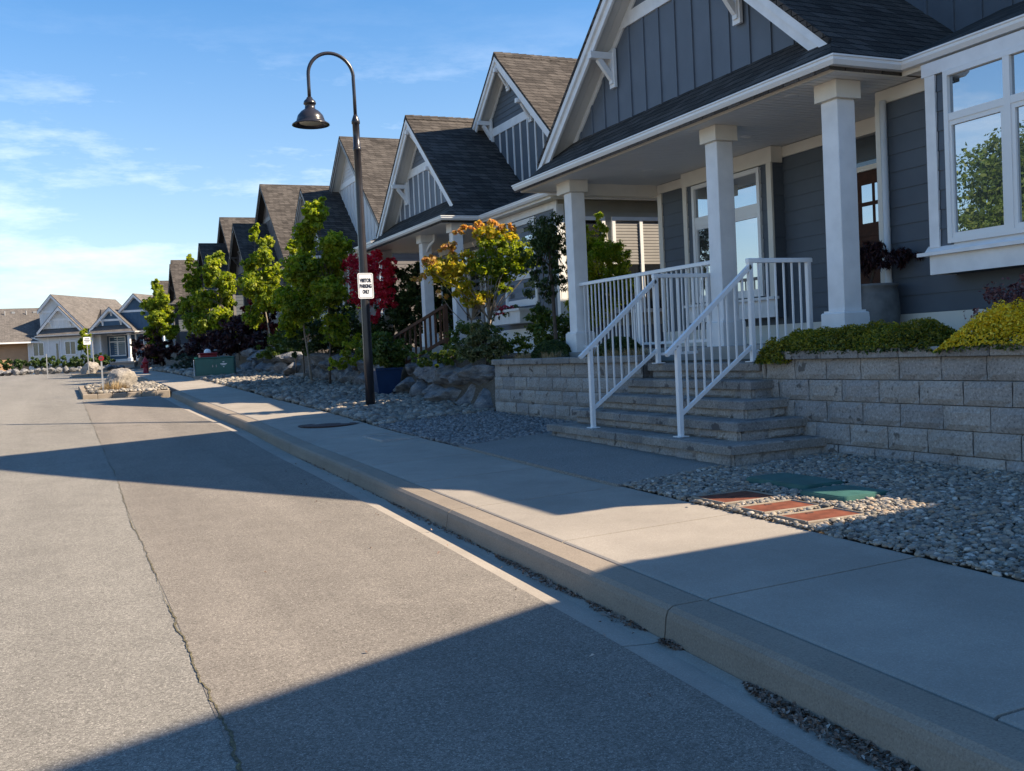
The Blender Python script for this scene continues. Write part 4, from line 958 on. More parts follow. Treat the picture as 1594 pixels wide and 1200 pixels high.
upright('young green tree with the palest bare trunk, just left of the lamp post', (6.30, 27.3, gz(6.3, 27.3)), 3.8, .70, 7500, 1.35, -.25)
upright('tallest young green tree, its crown right beside the lamp post', (6.30, 25.3, gz(6.3, 25.3)), 4.75, .95, 13500, 1.15, -.22, bark='bark')
upright('young lime tree standing behind the burgundy tree', (6.6, 34.2, ZB(34)), 4.0, .75, 7500, .9, -.25, .13)
upright('young lime tree between the green utility box and a dark gable', (6.2, 44.0, ZB(44) - .6), 4.6, 1.05, 8500, .9, 0, .15)
upright('narrow young lime tree in front of the distant dark houses', (6.25, 52.0, ZB(52) - .6), 5.2, .7, 6000, 1.0, 0, .16)
upright('lime tree nearest the blue house at the far end', (5.35, 60.0, ZB(60) - .8), 4.7, 1.0, 7000, .8, 0, .18)
upright('small slim tree before the pale house at the far end', (1.5, 88, 1.9), 3.0, .6, 2200, .9, .5, .2, group=None)
plant('plum_tree', 'burgundy leaved small tree in front of the dark gabled house', 'tree', (6.9, 36.2, ZB(36)), [(-.1, 1.6, .62, .6), (.4, 1.8, .5, .5), (-.5, 1.3, .42, .4), (.2, 1.0, .55, .4), (.1, 2.3, .4, .3), (-.5, 2.0, .3, .3)], 'burgundy', .13, 5200, trunk=(.9, .06, .04))
# shrubs
def shrub(label, base, lobes, leaf, size, n, name='shrub', group=None, **kw):
    return plant(name, label, 'shrub', base, lobes, leaf, size, n, group=group, trunk=(lobes[0][1], .018, .010), tn=12, **kw)
shrub('dark purple rounded bush behind the green utility box', (6.75, 42.0, ZB(42) - .35), [(0, .9, .95, .75), (.9, .8, .8, .7), (-.8, .7, .7, .6), (.3, 1.4, .6, .4)], 'purple', .16, 6500)
shrub('dark purple bush half hiding the blue house', (5.6, 60, ZB(60) - .8), [(-.9, 1.1, 1.0, .9), (-.3, .8, .8, .7)], 'purple', .2, 3000)
shrub('dark purple shrub below the farthest dark houses', (6.4, 51, ZB(51) - .5), [(0, .7, .9, .7), (-.8, .5, .7, .5), (.8, .6, .8, .6)], 'purple', .2, 3200)
shrub('dark green shrub under the burgundy tree', (6.95, 33.2, ZB(33) - .25), [(0, .5, .7, .5), (.7, .4, .6, .45), (-.6, .35, .5, .4), (.3, .9, .4, .3)], 'mid_green', .11, 5200)
shrub('blue green juniper spreading over the far rocks', (6.55, 46.5, ZB(46) - .5), [(0, .1, .9, .38), (-.9, .0, .9, .34), (.8, .05, .8, .32), (-1.7, .05, .6, .3)], 'blue_green', .13, 6500, droop=.8, wid=.3)
shrub('dark green bush behind the two nearest street trees', (7.3, 28.3, ZB(28)), [(0, .7, .8, .75), (-.9, .55, .7, .6), (.8, .5, .55, .5), (.2, 1.3, .5, .4)], 'dark_green', .11, 7000)
shrub('tall dark evergreen inside the second porch, left of the wooden railing', (8.9, 25.6, 1.6), [(0, .8, .7, .9), (.1, 1.7, .55, .8), (-.7, .8, .6, .9), (.75, .8, .6, .9), (.6, 1.5, .5, .7), (-.6, 1.6, .5, .6)], 'dark_green', .10, 15000, name='evergreen_shrub')
shrub('yellow green leafy shrub left of the lamp post on the rocks', (6.75, 24.4, ZB(24.4) - .3), [(0, .35, .34, .3), (.1, .62, .22, .2), (-.4, .15, .3, .2), (.35, .22, .28, .24)], 'lime', .085, 3200)
shrub('silvery green shrub with pale tips at the right end of the rock wall', (6.95, 16.5, 1.26), [(0, .30, .26, .30), (-.28, .22, .26, .24), (.2, .12, .24, .2), (-.1, .58, .18, .22)], 'variegated', .055, 5200)
shrub('low green shrub spilling over the middle of the rock wall', (7.0, 18.3, 1.26), [(0, .10, .36, .18), (-.5, .06, .36, .16), (.4, .12, .3, .18)], 'mid_green', .055, 4200)
shrub('dark mound of green leaves below the yellow maple trunk', (7.3, 17.2, 1.28), [(0, .35, .4, .3), (-.45, .38, .35, .32), (.5, .25, .32, .24)], 'mid_green', .055, 5200)
shrub('leafy green bush between the weeping tree and the white planter', (7.9, 15.6, 1.22), [(0, .45, .42, .4), (-.3, .7, .25, .25), (.35, .38, .3, .3)], 'mid_green', .06, 5600)
def ball(label, base, r, n=5200):
    x, y, z = base; root = empty('boxwood', base, label, 'shrub', 'clipped round boxwoods on the block wall')
    d = RNG.normal(0, 1, (n, 3)); d /= np.linalg.norm(d, axis=1)[:, None]; d[:, 2] = np.abs(d[:, 2]) * 1.05 - .25
    k = np.array([1 + .10 * mnoise.noise(Vector(q) * 2.2 + Vector((x, y, 0))) for q in d])
    P = np.array(base) + np.array([0, 0, r * .35]) + d * (r * k * (1 - .12 * RNG.random(n) ** 2))[:, None] * np.array([1, 1, .82])
    leaf_mesh('crown', P, d, .034, 'dark_green', root, .6)
    m = MB(); m.lathe([(0, r * .95), (r * .6, r * .8), (r * .84, r * .42), (r * .8, 0), (r * .5, -.02)], (x, y, z), 18); m.build('core', 'leaf_dark_green', root, smooth=True)
ball('round boxwood in front of the left porch column', (7.15, 14.25, 1.20), .34)
ball('round boxwood seen through the left stair railing', (7.15, 12.15, 1.20), .33)
def tuft(name, label, base, n, h, leaf, cat='plant', w=.012, spread=.5, lean=.6, group=None):
    x, y, z = base; r = np.array(base); a = RNG.random(n) * 6.283; l = lean * RNG.random(n); H = h * RNG.uniform(.55, 1.1, n)
    s0 = spread * .3 * RNG.random(n) ** .5; p0 = r + np.stack([np.cos(a) * s0, np.sin(a) * s0, 0 * a - .02], 1)
    d = np.stack([np.cos(a) * l, np.sin(a) * l, 1 - l * .4], 1); p1 = p0 + d * H[:, None] * .55; p2 = p0 + d * H[:, None] * .9 + np.stack([np.cos(a), np.sin(a), -.5 + 0 * a], 1) * (H * l * .5)[:, None]
    sd = np.stack([-np.sin(a + .5), np.cos(a + .5), 0 * a], 1) * w
    V = np.stack([p0 - sd, p0 + sd, p1 + sd * .7, p1 - sd * .7, p1 - sd * .7, p1 + sd * .7, p2 + sd * .15, p2 - sd * .15], 1).reshape(-1, 3)
    o = npmesh(name, V, np.arange(8 * n).reshape(-1, 4), 'leaf_' + leaf, at=base); return tag(o, label, cat, group)
for i, (x, y) in enumerate(((6.98, 14.5), (6.96, 13.9), (6.98, 14.95), (6.98, 12.6), (6.96, 11.9), (6.99, 11.45))):
    tuft('dry_grass_tuft', 'small tan dried plant at the foot of the boxwoods', (x, y, 1.26), 260, .17, 'straw', w=.006, spread=.5, lean=1.0, group='dried plants along the wall cap')
tuft('dry_grass_tuft', 'blond dry grass clump in front of the pale boulder', (1.45, 31.6, float(zk(31.6)) + .02), 520, .36, 'straw', w=.010, spread=1.0, lean=1.1)
# flowering plants on the right-hand wall
def mound(name, label, x0, x1, y0, y1, z0, h, specs, cat='shrub'):
    root = empty(name, ((x0 + x1) / 2, (y0 + y1) / 2, z0), label, cat)
    for leaf, n, size, lo, hi, part in specs:
        u = RNG.random(n); v = RNG.random(n); Y = y0 + (y1 - y0) * u; X = x0 + (x1 - x0) * v
        prof = np.sin(np.pi * np.clip(v, .02, .98)) ** .55 * np.minimum(1, np.minimum(u, 1 - u) * 9) ** .5
        wv = np.array([1 + .34 * mnoise.noise((a * 2.6, b * 2.6, 2)) + .22 * mnoise.noise((a * 9, b * 9, 5)) for a, b in zip(X, Y)])
        Z = z0 + h * prof * wv * (lo + (hi - lo) * RNG.random(n)); P = np.stack([X, Y, Z], 1)
        D = np.stack([(v - .5) * 1.6, (u - .5) * .4, 0 * u + .9], 1); leaf_mesh(part, P, D, size, leaf, root, .5, flat=.4)
mound('flowering_hedge', 'long low olive green hedge along the wall top, just right of the railing', 6.60, 7.20, 6.15, 8.38, 1.23, .235, [('dark_green', 9000, .034, .1, .85, 'foliage'), ('olive', 17000, .024, .72, 1.08, 'foliage'), ('mid_green', 8000, .026, .6, 1.04, 'foliage')])
mound('flowering_hedge', 'small tuft of olive foliage hanging over the wall beside the railing post', 6.54, 6.86, 8.0, 8.42, 1.14, .25, [('olive', 2200, .036, .2, 1.05, 'foliage'), ('dark_green', 900, .036, .1, .8, 'foliage')])
mound('flowering_hedge', 'bright yellow flowering cushion at the right edge on the wall', 6.56, 7.30, 3.6, 6.10, 1.22, .32, [('mid_green', 5000, .04, .1, .8, 'foliage'), ('yellow', 30000, .026, .72, 1.12, 'flowers'), ('olive', 1200, .03, .6, .95, 'foliage')])
shrub('reddish purple barberry bush behind the yellow flowers', (7.5, 5.75, 1.2), [(0, .42, .30, .26), (-.3, .34, .26, .22), (.35, .42, .3, .26), (0, .62, .2, .12)], 'barberry', .036, 6500, name='barberry_shrub', cl=.5)
# pots
r = empty('potted_maple', (7.93, 8.18, FL), 'gray barrel pot holding a dark purple dwarf maple by the front door', 'potted plant')
m = MB(); m.lathe([(0, 0), (.22, 0), (.275, .10), (.295, .28), (.28, .48), (.265, .545), (.285, .56), (.285, .585), (.25, .585), (.24, .50), (0, .5)], (7.93, 8.18, FL), 30); m.build('pot', 'graypot', r, smooth=True)
P, D, C = lobe_pts([(7.90, 8.2, FL + .86, .22, .15), (8.06, 8.05, FL + .84, .20, .12), (8.2, 7.92, FL + .84, .17, .08), (7.82, 8.32, FL + .92, .15, .13), (7.95, 8.15, FL + .98, .16, .08)], 2600, .2, .5); leaf_mesh('crown', P, D, .075, 'purple', r, .22, droop=2.0)
m = MB(); limbs(m, (7.93, 8.18, FL + .5), (7.95, 8.15, FL + .78), C[:8], .016, .012); m.build('trunk', 'bark', r)
bp = empty('potted_shrub', (6.42, 20.9, gz(6.42, 20.9)), 'tall square blue glazed pot with a leafy green shrub behind the lamp post', 'potted plant')
m = MB(); z = gz(6.42, 20.9)
for (a, b) in ((0, 0),):
    vs = []; 
    for (w, zz) in ((.21, z - .02), (.29, z + .56), (.305, z + .565), (.305, z + .61), (.26, z + .61), (.25, z + .54)):
        vs += [(6.42 - w, 20.9 - w, zz), (6.42 + w, 20.9 - w, zz), (6.42 + w, 20.9 + w, zz), (6.42 - w, 20.9 + w, zz)]
    fs = [(4 * i + k, 4 * i + (k + 1) % 4, 4 * i + 4 + (k + 1) % 4, 4 * i + 4 + k) for i in range(5) for k in range(4)] + [(20, 21, 22, 23)]
    m.add(vs, fs)
m.build('pot', 'bluepot', bp)
P, D, C = lobe_pts([(6.42, 20.9, z + .95, .36, .32), (6.15, 21.05, z + 1.0, .28, .26), (6.68, 20.75, z + .98, .28, .26), (6.4, 20.9, z + 1.25, .28, .16), (6.5, 20.75, z + .72, .34, .16)], 5200, .3, .45); leaf_mesh('crown', P, D, .075, 'mid_green', bp)
fp = empty('flower_plant', (8.69, 19.3, FL + .27 + .47), 'red flowering plants growing in the white planter box', 'plant')
P, D, C = lobe_pts([(8.68, 19.0 + .25 * i, FL + .27 + .58, .17, .15) for i in range(4)], 1900, .2, .5); leaf_mesh('foliage', P, D, .06, 'dark_green', fp)
P, D, C = lobe_pts([(8.62, 19.0 + .25 * i, FL + .27 + .66, .14, .12) for i in range(4)], 260, .6, .3, 5); leaf_mesh('flowers', P, D, .06, 'flower', fp, .9)
# tree across the street
plant('broad_tree', 'broad leafy tree across the street, mirrored in the right bay window', 'tree', (-10.5, 20.6, -.3), [(0, 5.2, 2.3, 2.2), (1.6, 3.6, 1.6, 1.6), (-1.8, 3.8, 1.7, 1.7), (.4, 6.1, 1.5, 1.3), (.5, 2.2, 2.0, 1.4), (1.9, 1.6, 1.6, 1.3), (-2.0, 1.8, 1.6, 1.3)], 'mid_green', .15, 52000, trunk=(2.4, .18, .12))
plant('broad_tree', 'second leafy tree across the street, mirrored lower in the right bay window', 'tree', (-10.5, 25.2, .4), [(0, 3.2, 1.5, 1.5), (1.2, 2.4, 1.2, 1.3), (-.8, 2.6, 1.1, 1.2), (.3, 4.4, .9, .8), (0, 1.2, 1.6, 1.0)], 'mid_green', .15, 24000, trunk=(2.0, .16, .1))

# ------------------------------------------------------------------ boulders
def boulder_mesh(seed, k=.14):
    V, F = ICO3; W = []
    for v in V:
        q = Vector(v); c = 1.0
        for i in range(11):   # flattened facets
            rr = random.Random(seed * 31 + i); d = Vector((rr.uniform(-1, 1), rr.uniform(-1, 1), rr.uniform(-.6, 1))).normalized(); t = q.dot(d); lim = rr.uniform(.56, .82)
            if t * c > lim: c = min(c, lim / t)
        c *= 1 + k * mnoise.noise(q * 1.3 + Vector((seed * 7.1, 0, 0))) + .06 * mnoise.noise(q * 4 + Vector((0, seed * 3.3, 0))) + .035 * mnoise.noise(q * 11)
        W.append(tuple(q * c))
    me = bpy.data.meshes.new('boulder'); me.from_pydata(W, [], [tuple(int(i) for i in f) for f in F]); me.update(); me.materials.append(M['rock']); return me
BM = [boulder_mesh(i + 1) for i in range(7)]
def boulder(x, y, z, sx, sy, sz, label, group, mt=None, name='boulder', rz=None):
    me = BM[random.randrange(7)]
    if mt: me = me.copy(); me.materials.clear(); me.materials.append(M[mt])
    o = bpy.data.objects.new(name, me); COL.objects.link(o); o.location = (x, y, z); o.scale = (sx, sy, sz); ORG[o.name] = (x, y, z)
    o.rotation_euler = (random.uniform(-.25, .25), random.uniform(-.25, .25), random.uniform(0, 6.28) if rz is None else rz)
    return tag(o, label, 'boulder', group)
def rock_wall(y0, y1, lab, grp, ht=.72, w=.75, x=6.9):
    for row in range(2):
        y = y0 + (.3 if row else 0)
        while y < y1:
            s = w * random.uniform(.75, 1.25); zb = gz(6.6, y); hh = ht * (.58 if row == 0 else .46) * random.uniform(.85, 1.2)
            boulder(x + (.05 if row == 0 else .16) + random.uniform(-.06, .06), y + s / 2, zb + (hh * .38 if row == 0 else ht * .72), s * .52, s * .58, hh * .62, lab, grp, rz=random.uniform(-.5, .5)); y += s * .86
rock_wall(15.75, 20.4, 'dark gray boulder in the rock wall right of the blue pot', 'boulders under the yellow maple', .80, .95)
rock_wall(21.6, 29.2, 'dark gray boulder in the rock wall left of the lamp post', 'boulders left of the lamp post', .8, .85)
rock_wall(31.0, 40.5, 'dark gray boulder in the rock wall right of the green utility box', 'boulders right of the green utility box', .85, 1.0)
rock_wall(44.0, 58, 'gray boulder under the juniper, left of the green utility box', 'boulders under the juniper', .9, 1.2)
for i in range(26): boulder(-8.0 + i * .5, 86 + random.uniform(-.5, .5) - .05 * i, 1.62, .40 * random.uniform(.6, 1.2), .34, .30 * random.uniform(.6, 1.1), 'gray boulder in the low rock bed before the pale house', 'boulders before the pale house')
boulder(1.62, 33.4, float(zk(33.4)) + .14, .62, .55, .50, 'large pale boulder on the kerbed island with dry grass', None, 'pale_rock', rz=.3)
boulder(1.5, 57.5, float(zk(57.5)) + .25, .55, .5, .5, 'pale boulder on the farther kerbed island', None, 'pale_rock')
for i, (x, y) in enumerate(((-7.0, 87.3), (-5.6, 87.0), (-4.6, 87.5), (-3.3, 86.8), (-1.9, 87.2), (-.6, 86.9), (.6, 87.2), (1.9, 86.8), (3.0, 86.5), (-8, 88))):
    shrub('low dark shrub in the rock bed before the pale house', (x, y, 2.0), [(0, .30, .75, .45), (.7, .2, .5, .35)], 'dark_green', .2, 1200, group='shrubs before the pale house')

# ------------------------------------------------------------------ street furniture
lx, ly = 5.45, 18.8; lz = gz(lx, ly)
lamp = empty('street_lamp', (lx, ly, lz), 'tall black lamp post with a curved arm and bell shaped shade', 'street lamp')
m = MB(); m.lathe([(0, -.1), (.092, -.1), (.088, 1.0), (.072, 4.2), (.066, 4.93), (.078, 4.94), (.078, 4.99), (.066, 5.0), (.066, 5.44), (.08, 5.45), (.08, 5.50), (.05, 5.58), (.036, 5.62), (0, 5.62)], (lx, ly, lz), 20); m.build('pole', 'bronze', lamp, smooth=True)
R0 = .435; cxm = lx - R0; pts = [(lx, ly, lz + 5.55), (lx, ly, lz + 6.0), (lx - .004, ly, lz + 6.30)] + [(cxm + R0 * math.cos(a), ly, lz + 6.32 + R0 * math.sin(a)) for a in np.linspace(.08, math.pi - .02, 22)] + [(lx - 2 * R0, ly, lz + 6.1), (lx - 2 * R0, ly, lz + 5.86)]
m = MB(); m.tube(pts, .034, 12); m.build('arm', 'bronze', lamp, smooth=True)
sh = [(0, .50), (.05, .50), (.062, .47), (.105, .43), (.115, .40), (.118, .375), (.10, .37), (.092, .33), (.10, .28), (.17, .235), (.235, .16), (.265, .07), (.262, .055), (.345, .0), (.352, -.02), (.335, -.022), (.25, .02), (.23, .04), (0, .05)]
hx, hz = lx - 2 * R0, lz + 5.40
m = MB(); m.lathe(sh, (hx, ly, hz), 32); shade = m.build('lamp_shade', 'bronze', lamp, smooth=True)
m = MB(); m.lathe([(0, .012), (.20, .014), (.215, .026), (.215, .04)], (hx, ly, hz), 28); m.build('lens', 'lens', shade, smooth=True)

def text_mesh(name, body, size, loc, rot, m, parent, width=None):
    cu = bpy.data.curves.new(name, 'FONT'); cu.body = body; cu.size = size; cu.align_x = 'CENTER'; cu.align_y = 'CENTER'; cu.extrude = .0012; cu.offset = size * .05
    t = bpy.data.objects.new(name, cu); COL.objects.link(t); bpy.context.view_layer.update()
    me = bpy.data.meshes.new_from_object(t.evaluated_get(bpy.context.evaluated_depsgraph_get())); bpy.data.objects.remove(t)
    w_ = max(v.co.x for v in me.vertices) - min(v.co.x for v in me.vertices); k = (width / w_) if width else 1
    o = np.array(ORG[parent.name]); MT = Matrix.Translation(Vector(loc) - Vector(o)) @ rot.to_4x4() @ Matrix.Diagonal((k, 1, 1, 1)); me.transform(MT); me.materials.clear(); me.materials.append(M[m])
    ob = bpy.data.objects.new(name, me); COL.objects.link(ob); ob.parent = parent; ORG[ob.name] = tuple(o); return ob
def rrect(cx, cz, w, h, r, n=5):
    return [(cx + sx * (w / 2 - r) + r * math.cos(a), cz + sz * (h / 2 - r) + r * math.sin(a)) for sx, sz, a0 in ((1, 1, 0), (-1, 1, 90), (-1, -1, 180), (1, -1, 270)) for a in [math.radians(a0 + 90 * i / n) for i in range(n + 1)]]
sy = ly - .095; sz = lz + 2.34
sg = empty('parking_sign', (lx, sy, sz), 'white visitor parking sign strapped to the lamp post', 'sign')
m = MB(); m.slab([(x, sy, z) for x, z in rrect(lx, sz, .305, .49, .035)], (0, .004, 0)); pl = m.build('plate', 'sign', sg)
m = MB(); o_ = rrect(lx, sz, .275, .46, .03); i_ = rrect(lx, sz, .262, .447, .025); n = len(o_)
m.add([(x, sy - .0015, z) for x, z in o_ + i_], [(k, (k + 1) % n, n + (k + 1) % n, n + k) for k in range(n)]); m.build('border', 'ink', pl)
RX = Matrix.Rotation(math.radians(90), 3, 'X')
for i, (tx, wd) in enumerate((('VISITOR', .225), ('PARKING', .235), ('ONLY', .135))): text_mesh('lettering', tx, 0.096, (lx, sy - .002, sz + .10 - .108 * i), RX, 'ink', pl, wd)
m = MB()
for dz in (-.17, .17): m.box(lx - .09, lx + .09, sy + .005, sy + .012, sz + dz - .012, sz + dz + .012)
m.build('strap', 'galv', sg)

# covers and lids
def cover(a, b, c, d, label, mt, fr, name='utility_cover', grp=None):
    zc = gz((a + b) / 2, (c + d) / 2); e = empty(name, ((a + b) / 2, (c + d) / 2, zc), label, 'cover', grp); f = .022
    m = MB(); 
    for q in ((a, b, c, c + f), (a, b, d - f, d), (a, a + f, c + f + .001, d - f - .001), (b - f, b, c + f + .001, d - f - .001)): m.cbox(*q, zc - .08, zc + .024, .006)
    m.build('frame', fr, e)
    m = MB(); m.box(a + f + .004, b - f - .004, c + f + .004, d - f - .004, zc - .03, zc + .016); pl = m.build('plate', mt, e)
    m = MB(); m.box((a + b) / 2 - .03, (a + b) / 2 + .03, d - f - .05, d - f - .03, zc + .0162, zc + .019); m.build('lift_slot', 'iron', pl)
for q, lab in zip(RC, ('rust red cover farthest from the viewer, mostly in shade', 'middle rust red cover of the three beside the sidewalk', 'sunlit rust red cover nearest the viewer')): cover(*q, lab, 'rust', 'kerb')
def lid(a, b, c, d, label):
    zc = gz((a + b) / 2, (c + d) / 2); e = empty('valve_box', ((a + b) / 2, (c + d) / 2, zc), label, 'valve box')
    def ring(i, z): return [(x, y, z) for x, y in rrect((a + b) / 2, (c + d) / 2, b - a - i, d - c - i, .05)]
    m = MB(); r0, r1, r2 = ring(-.02, zc - .08), ring(0, zc + .035), ring(.012, zc + .035); n = len(r0)
    m.add(r0 + r1 + r2, [(k, (k + 1) % n, n + (k + 1) % n, n + k) for k in range(n)] + [(n + k, n + (k + 1) % n, 2 * n + (k + 1) % n, 2 * n + k) for k in range(n)]); m.build('body', 'greenlid', e)
    m = MB(); r1, r2, r3 = ring(.02, zc + .025), ring(.024, zc + .042), ring(.06, zc + .045); m.add(r1 + r2 + r3, [(k, (k + 1) % n, n + (k + 1) % n, n + k) for k in range(n)] + [(n + k, n + (k + 1) % n, 2 * n + (k + 1) % n, 2 * n + k) for k in range(n)] + [tuple(range(2 * n, 3 * n))]); m.build('lid', 'greenlid', e)
lid(*GC[0], 'larger green lid in the gravel, closer to the steps'); lid(*GC[1], 'smaller green lid in the gravel, closer to the sidewalk')
mx_, my_ = 4.08, 16.6; mz = float(zk(my_)) + .02
mh = empty('manhole_cover', (mx_, my_, mz), 'round brown iron manhole cover set in the shaded sidewalk', 'manhole cover')
m = MB(); m.lathe([(.50, -.02), (.52, .006), (.47, .008), (.465, .0)], (mx_, my_, mz), 48); m.build('frame', 'iron', mh)
m = MB(); m.lathe([(.46, -.02), (.455, .009), (.35, .011), (.34, .006), (.2, .006), (.19, .012), (0, .012)], (mx_, my_, mz), 48); m.build('plate', 'iron', mh)
z = float(zk(13.8)) + .022
sq = empty('access_lid', (4.32, 13.8, z), 'pale square concrete lid set in the sidewalk', 'cover')
m = MB(); a, b, c, d = 4.0, 4.66, 13.35, 14.3
for q in ((a, b, c, c + .03), (a, b, d - .03, d), (a, a + .03, c + .031, d - .031), (b - .03, b, c + .031, d - .031)): m.box(*q, z - .03, z + .022)
m.build('frame', 'galv', sq)
m = MB(); m.box(a + .034, b - .034, c + .034, d - .034, z - .03, z + .014); m.build('plate', 'concrete', sq)

# green transformer box, red box with a white dome beyond it
tx, ty = 5.05, 36.6; tz = gz(tx, ty) + .02
tb = empty('utility_box', (tx, ty, tz), 'dark green metal utility box with two doors on the cobbles', 'utility box', None, local=True, rot=math.radians(-14))
m = MB(); m.cbox(-.66, .66, -.36, .36, .06, .66, .02); m.cbox(-.68, .68, -.38, .38, .661, .70, .015); m.build('cabinet', 'greenbox', tb)
m = MB(); m.box(-.72, .72, -.42, .42, -.1, .058); m.build('plinth', 'concrete', tb)
for s in (-1, 1):
    m = MB(); m.box(min(s * .02, s * .62), max(s * .02, s * .62), -.372, -.361, .10, .63); dd = m.build('door', 'greenbox', tb)
    m = MB(); m.box(s * .06 - .012, s * .06 + .012, -.385, -.3725, .34, .42); m.build('handle', 'galv', dd)
    if s > 0:
        m = MB()
        for (x0, x1, z0, z1) in ((.28, .34, .50, .53), (.20, .42, .43, .46), (.24, .38, .40, .42), (.29, .33, .33, .36)): m.box(x0, x1, -.3735, -.3725, z0, z1)
        m.build('marking', 'sign', dd)
m = MB(); m.box(-.70, -.685, -.40, -.30, .02, .62); m.build('marker_strip', 'sign', tb)
bx, by = 5.02, 38.3; bz = gz(bx, by)
rb = empty('red_box', (bx, by, bz), 'red box topped by a white dome just behind the green utility box', 'box', None, local=True)
m = MB(); m.cbox(-.30, .30, -.25, .25, -.05, .82, .03); m.cbox(-.33, .33, -.28, .28, .821, .86, .015); m.build('body', 'red', rb)
m = MB(); m.lathe([(.13, .86), (.13, .90), (.11, .96), (.06, 1.0), (0, 1.01)], (0, 0, 0), 20); m.build('dome', 'sign', rb, smooth=True)
# hydrant
hx_, hy_ = 3.75, 50.5; hz_ = float(zk(hy_)) - .02
hy = empty('fire_hydrant', (hx_, hy_, hz_), 'red fire hydrant at the far end of the sidewalk', 'hydrant', None, local=True)
m = MB(); m.lathe([(0, 0), (.19, 0), (.19, .05), (.13, .06), (.13, .52), (.17, .53), (.17, .58), (.12, .60), (.11, .68), (.06, .75), (0, .76)], (0, 0, 0), 18); m.build('body', 'red', hy, smooth=True)
m = MB(); m.lathe([(.035, .75), (.035, .81), (0, .81)], (0, 0, 0), 6); m.build('operating_nut', 'red', hy)
for s in (-1, 1):
    m = MB(); m.tube([(0, s * .10, .42), (0, s * .21, .42)], .06, 12); m.build('outlet', 'red', hy)
m = MB(); m.tube([(-.10, 0, .36), (-.23, 0, .36)], .08, 12); m.build('outlet', 'red', hy)
# posts and signs on the islands
def post_sign(x, y, h, label, plate, name='sign_post', zoff=0):
    z = float(zk(y)) + zoff; e = empty(name, (x, y, z), label, 'sign post')
    m = MB(); m.box(x - .022, x + .022, y - .02, y + .02, z - .1, z + h); m.build('post', 'galv', e)
    if plate == 'disc':
        m = MB(); m.tube([(x, y - .03, z + h - .02), (x, y - .045, z + h - .02)], .075, 24); d = m.build('reflector', 'red', e)
        m = MB(); m.tube([(x, y - .046, z + h - .02), (x, y - .049, z + h - .02)], .03, 20); m.build('marking', 'iron', d)
    elif plate: 
        m = MB(); m.slab([(a, y - .03, b) for a, b in rrect(x, z + h - plate[1] / 2, plate[0], plate[1], .03)], (0, .005, 0)); p_ = m.build('plate', 'sign', e)
        m = MB()
        for k, (ww) in enumerate((.6, .75, .5)): m.box(x - plate[0] * ww / 2, x + plate[0] * ww / 2, y - .0325, y - .0305, z + h - plate[1] * (.28 + .2 * k), z + h - plate[1] * (.2 + .2 * k))
        m.build('lettering', 'ink', p_)
post_sign(1.13, 31.3, 1.0, 'thin post with a red round reflector beside the pale boulder', 'disc')
post_sign(1.42, 57.0, 1.95, 'far white parking sign on a thin post before the pale house', (.36, .40))
post_sign(1.72, 58.3, 1.75, 'bare thin post just right of the far white sign', None)
post_sign(-.55, 57.2, 1.15, 'short pale post left of the far white sign', None)
# steps and railing up to the third house
st = empty('garden_steps', (6.9, 30.1, .85), 'dark gray stone steps between rocks left of the street trees', 'steps')
for i in range(5):
    m = MB(); zt = gz(6.6, 30) + .18 * (i + 1); m.cbox(6.55 + .3 * i, 6.95 + .3 * i, 29.5, 30.7, zt - .18, zt, .02); m.build('tread', 'cap', st)
for yy, lab in ((29.55, 'black metal handrail on the right of the stone steps'), (30.65, 'black metal handrail on the left of the stone steps')):
    e = empty('step_handrail', (6.9, yy, 1.0), lab, 'railing'); z0 = gz(6.6, 30)
    m = MB(); m.beam((6.5, yy, z0 + 1.0), (8.0, yy, z0 + 1.9), .05, .05); m.build('handrail', 'black', e)
    for i in range(4):
        x = 6.6 + .42 * i; m = MB(); m.box(x - .016, x + .016, yy - .016, yy + .016, z0 + .05 + .25 * i, z0 + 1.02 + .252 * i); m.build('post', 'black', e)

# ------------------------------------------------------------------ sky, sun, camera
SUN_D = Vector((1.15, -.68, 1.0)).normalized()               # towards the sun
EL = math.asin(SUN_D.z); AZ = math.atan2(SUN_D.x, SUN_D.y)
w = bpy.data.worlds.new('World'); S.world = w; w.use_nodes = True
nt = w.node_tree; bg = nt.nodes['Background']
sky = N(nt, 'ShaderNodeTexSky', sky_type='NISHITA'); sky.sun_disc = False
sky.sun_elevation = EL; sky.sun_rotation = AZ; sky.altitude = 50; sky.air_density = 1.0; sky.dust_density = 0.3; sky.ozone_density = 3.0
tc = N(nt, 'ShaderNodeTexCoord'); mp = N(nt, 'ShaderNodeMapping'); mp.inputs['Scale'].default_value = (2.2, 2.2, 9.0); mp.inputs['Rotation'].default_value = (0, math.radians(10), 0.3)
nt.links.new(tc.outputs['Generated'], mp.inputs['Vector'])
n1 = noise(nt, mp.outputs[0], 1.7, 9, 0.66)
sx = N(nt, 'ShaderNodeSeparateXYZ'); nt.links.new(tc.outputs['Generated'], sx.inputs[0])
cr = ramp(nt, [(0.50, (0, 0, 0)), (0.70, (1, 1, 1))]); nt.links.new(n1, cr.inputs[0])
hr = ramp(nt, [(0.0, (.9,) * 3), (0.20, (1,) * 3), (0.30, (.10,) * 3), (0.36, (.0,) * 3)]); nt.links.new(sx.outputs[2], hr.inputs[0])
mm = N(nt, 'ShaderNodeMath', operation='MULTIPLY'); nt.links.new(cr.outputs[0], mm.inputs[0]); nt.links.new(hr.outputs[0], mm.inputs[1])
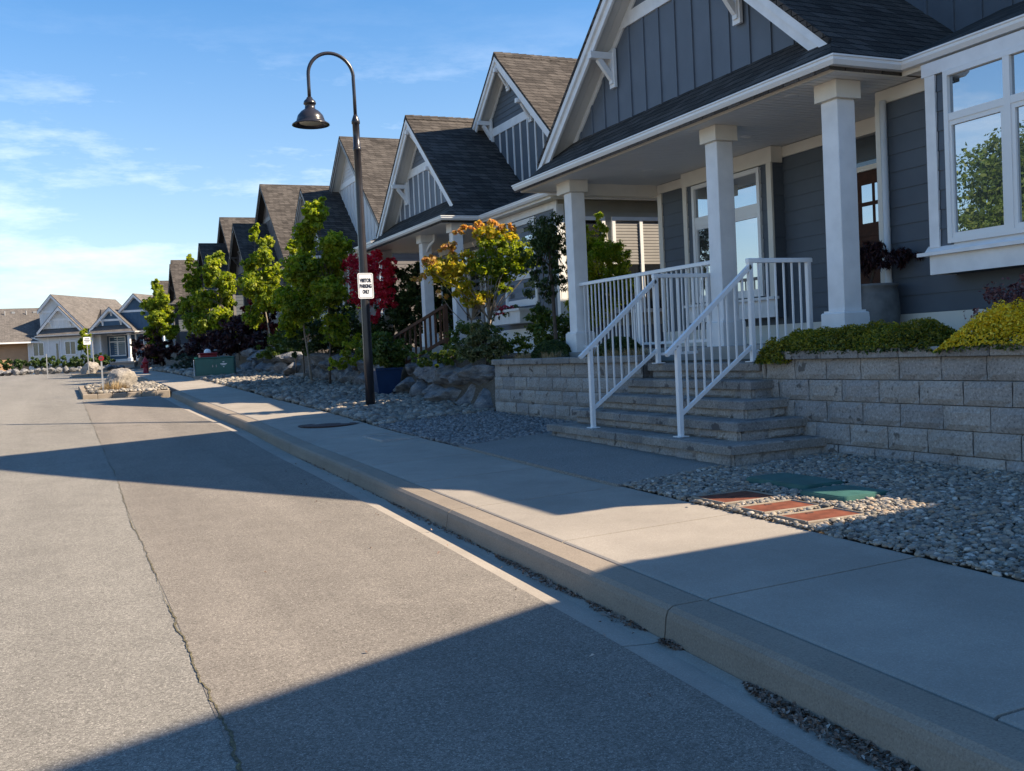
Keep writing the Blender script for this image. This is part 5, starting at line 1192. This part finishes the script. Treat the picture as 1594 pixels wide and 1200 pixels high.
m2 = N(nt, 'ShaderNodeMath', operation='MULTIPLY'); m2.inputs[1].default_value = .5; nt.links.new(mm.outputs[0], m2.inputs[0])
hs = N(nt, 'ShaderNodeHueSaturation'); nt.links.new(sky.outputs[0], hs.inputs['Color'])
sr = ramp(nt, [(0.0, (.75,) * 3), (0.12, (1.0,) * 3), (0.34, (1.25,) * 3), (1.0, (1.25,) * 3)]); nt.links.new(sx.outputs[2], sr.inputs[0]); nt.links.new(sr.outputs[0], hs.inputs['Saturation'])
vr_ = ramp(nt, [(0.0, (.74,) * 3), (0.12, (.88,) * 3), (0.30, (1, 1, 1))]); nt.links.new(sx.outputs[2], vr_.inputs[0]); nt.links.new(vr_.outputs[0], hs.inputs['Value'])
skyc = mixc(nt, m2.outputs[0], hs.outputs[0], (7.2, 7.6, 8.2))
nt.links.new(skyc, bg.inputs['Color']); bg.inputs['Strength'].default_value = 0.09
sun = bpy.data.lights.new('sun', 'SUN'); sun.energy = 4.65; sun.angle = math.radians(.53); sun.color = (1, .84, .63)
so = bpy.data.objects.new('sun', sun); COL.objects.link(so)
so.rotation_euler = (-SUN_D).to_track_quat('-Z', 'Y').to_euler()
cam = bpy.data.cameras.new('camera'); co = bpy.data.objects.new('camera', cam); COL.objects.link(co)
cam.sensor_width = 36; cam.lens = 36 * 1560 / 1594; cam.clip_start = .05; cam.clip_end = 3000
R_ = Vector((0.9100471533245634, -0.411738403613094, -0.0478086364164423)); D_ = Vector((-0.05761528628950322, -0.011430890181937499, -0.9982734162219422)); F_ = Vector((0.4104810074919876, 0.9112303889466096, -0.03412507507058935))
mt = Matrix((R_, -D_, -F_)).transposed().to_4x4(); mt.translation = (0, 0, 1.40); co.matrix_world = mt
S.camera = co
S.view_settings.view_transform = 'Standard'; S.view_settings.look = 'None'; S.view_settings.exposure = 1.24; S.view_settings.gamma = 1.0
S.cycles.max_bounces = 7; S.cycles.diffuse_bounces = 5; S.cycles.glossy_bounces = 3; S.cycles.transmission_bounces = 4
S.cycles.use_adaptive_sampling = True
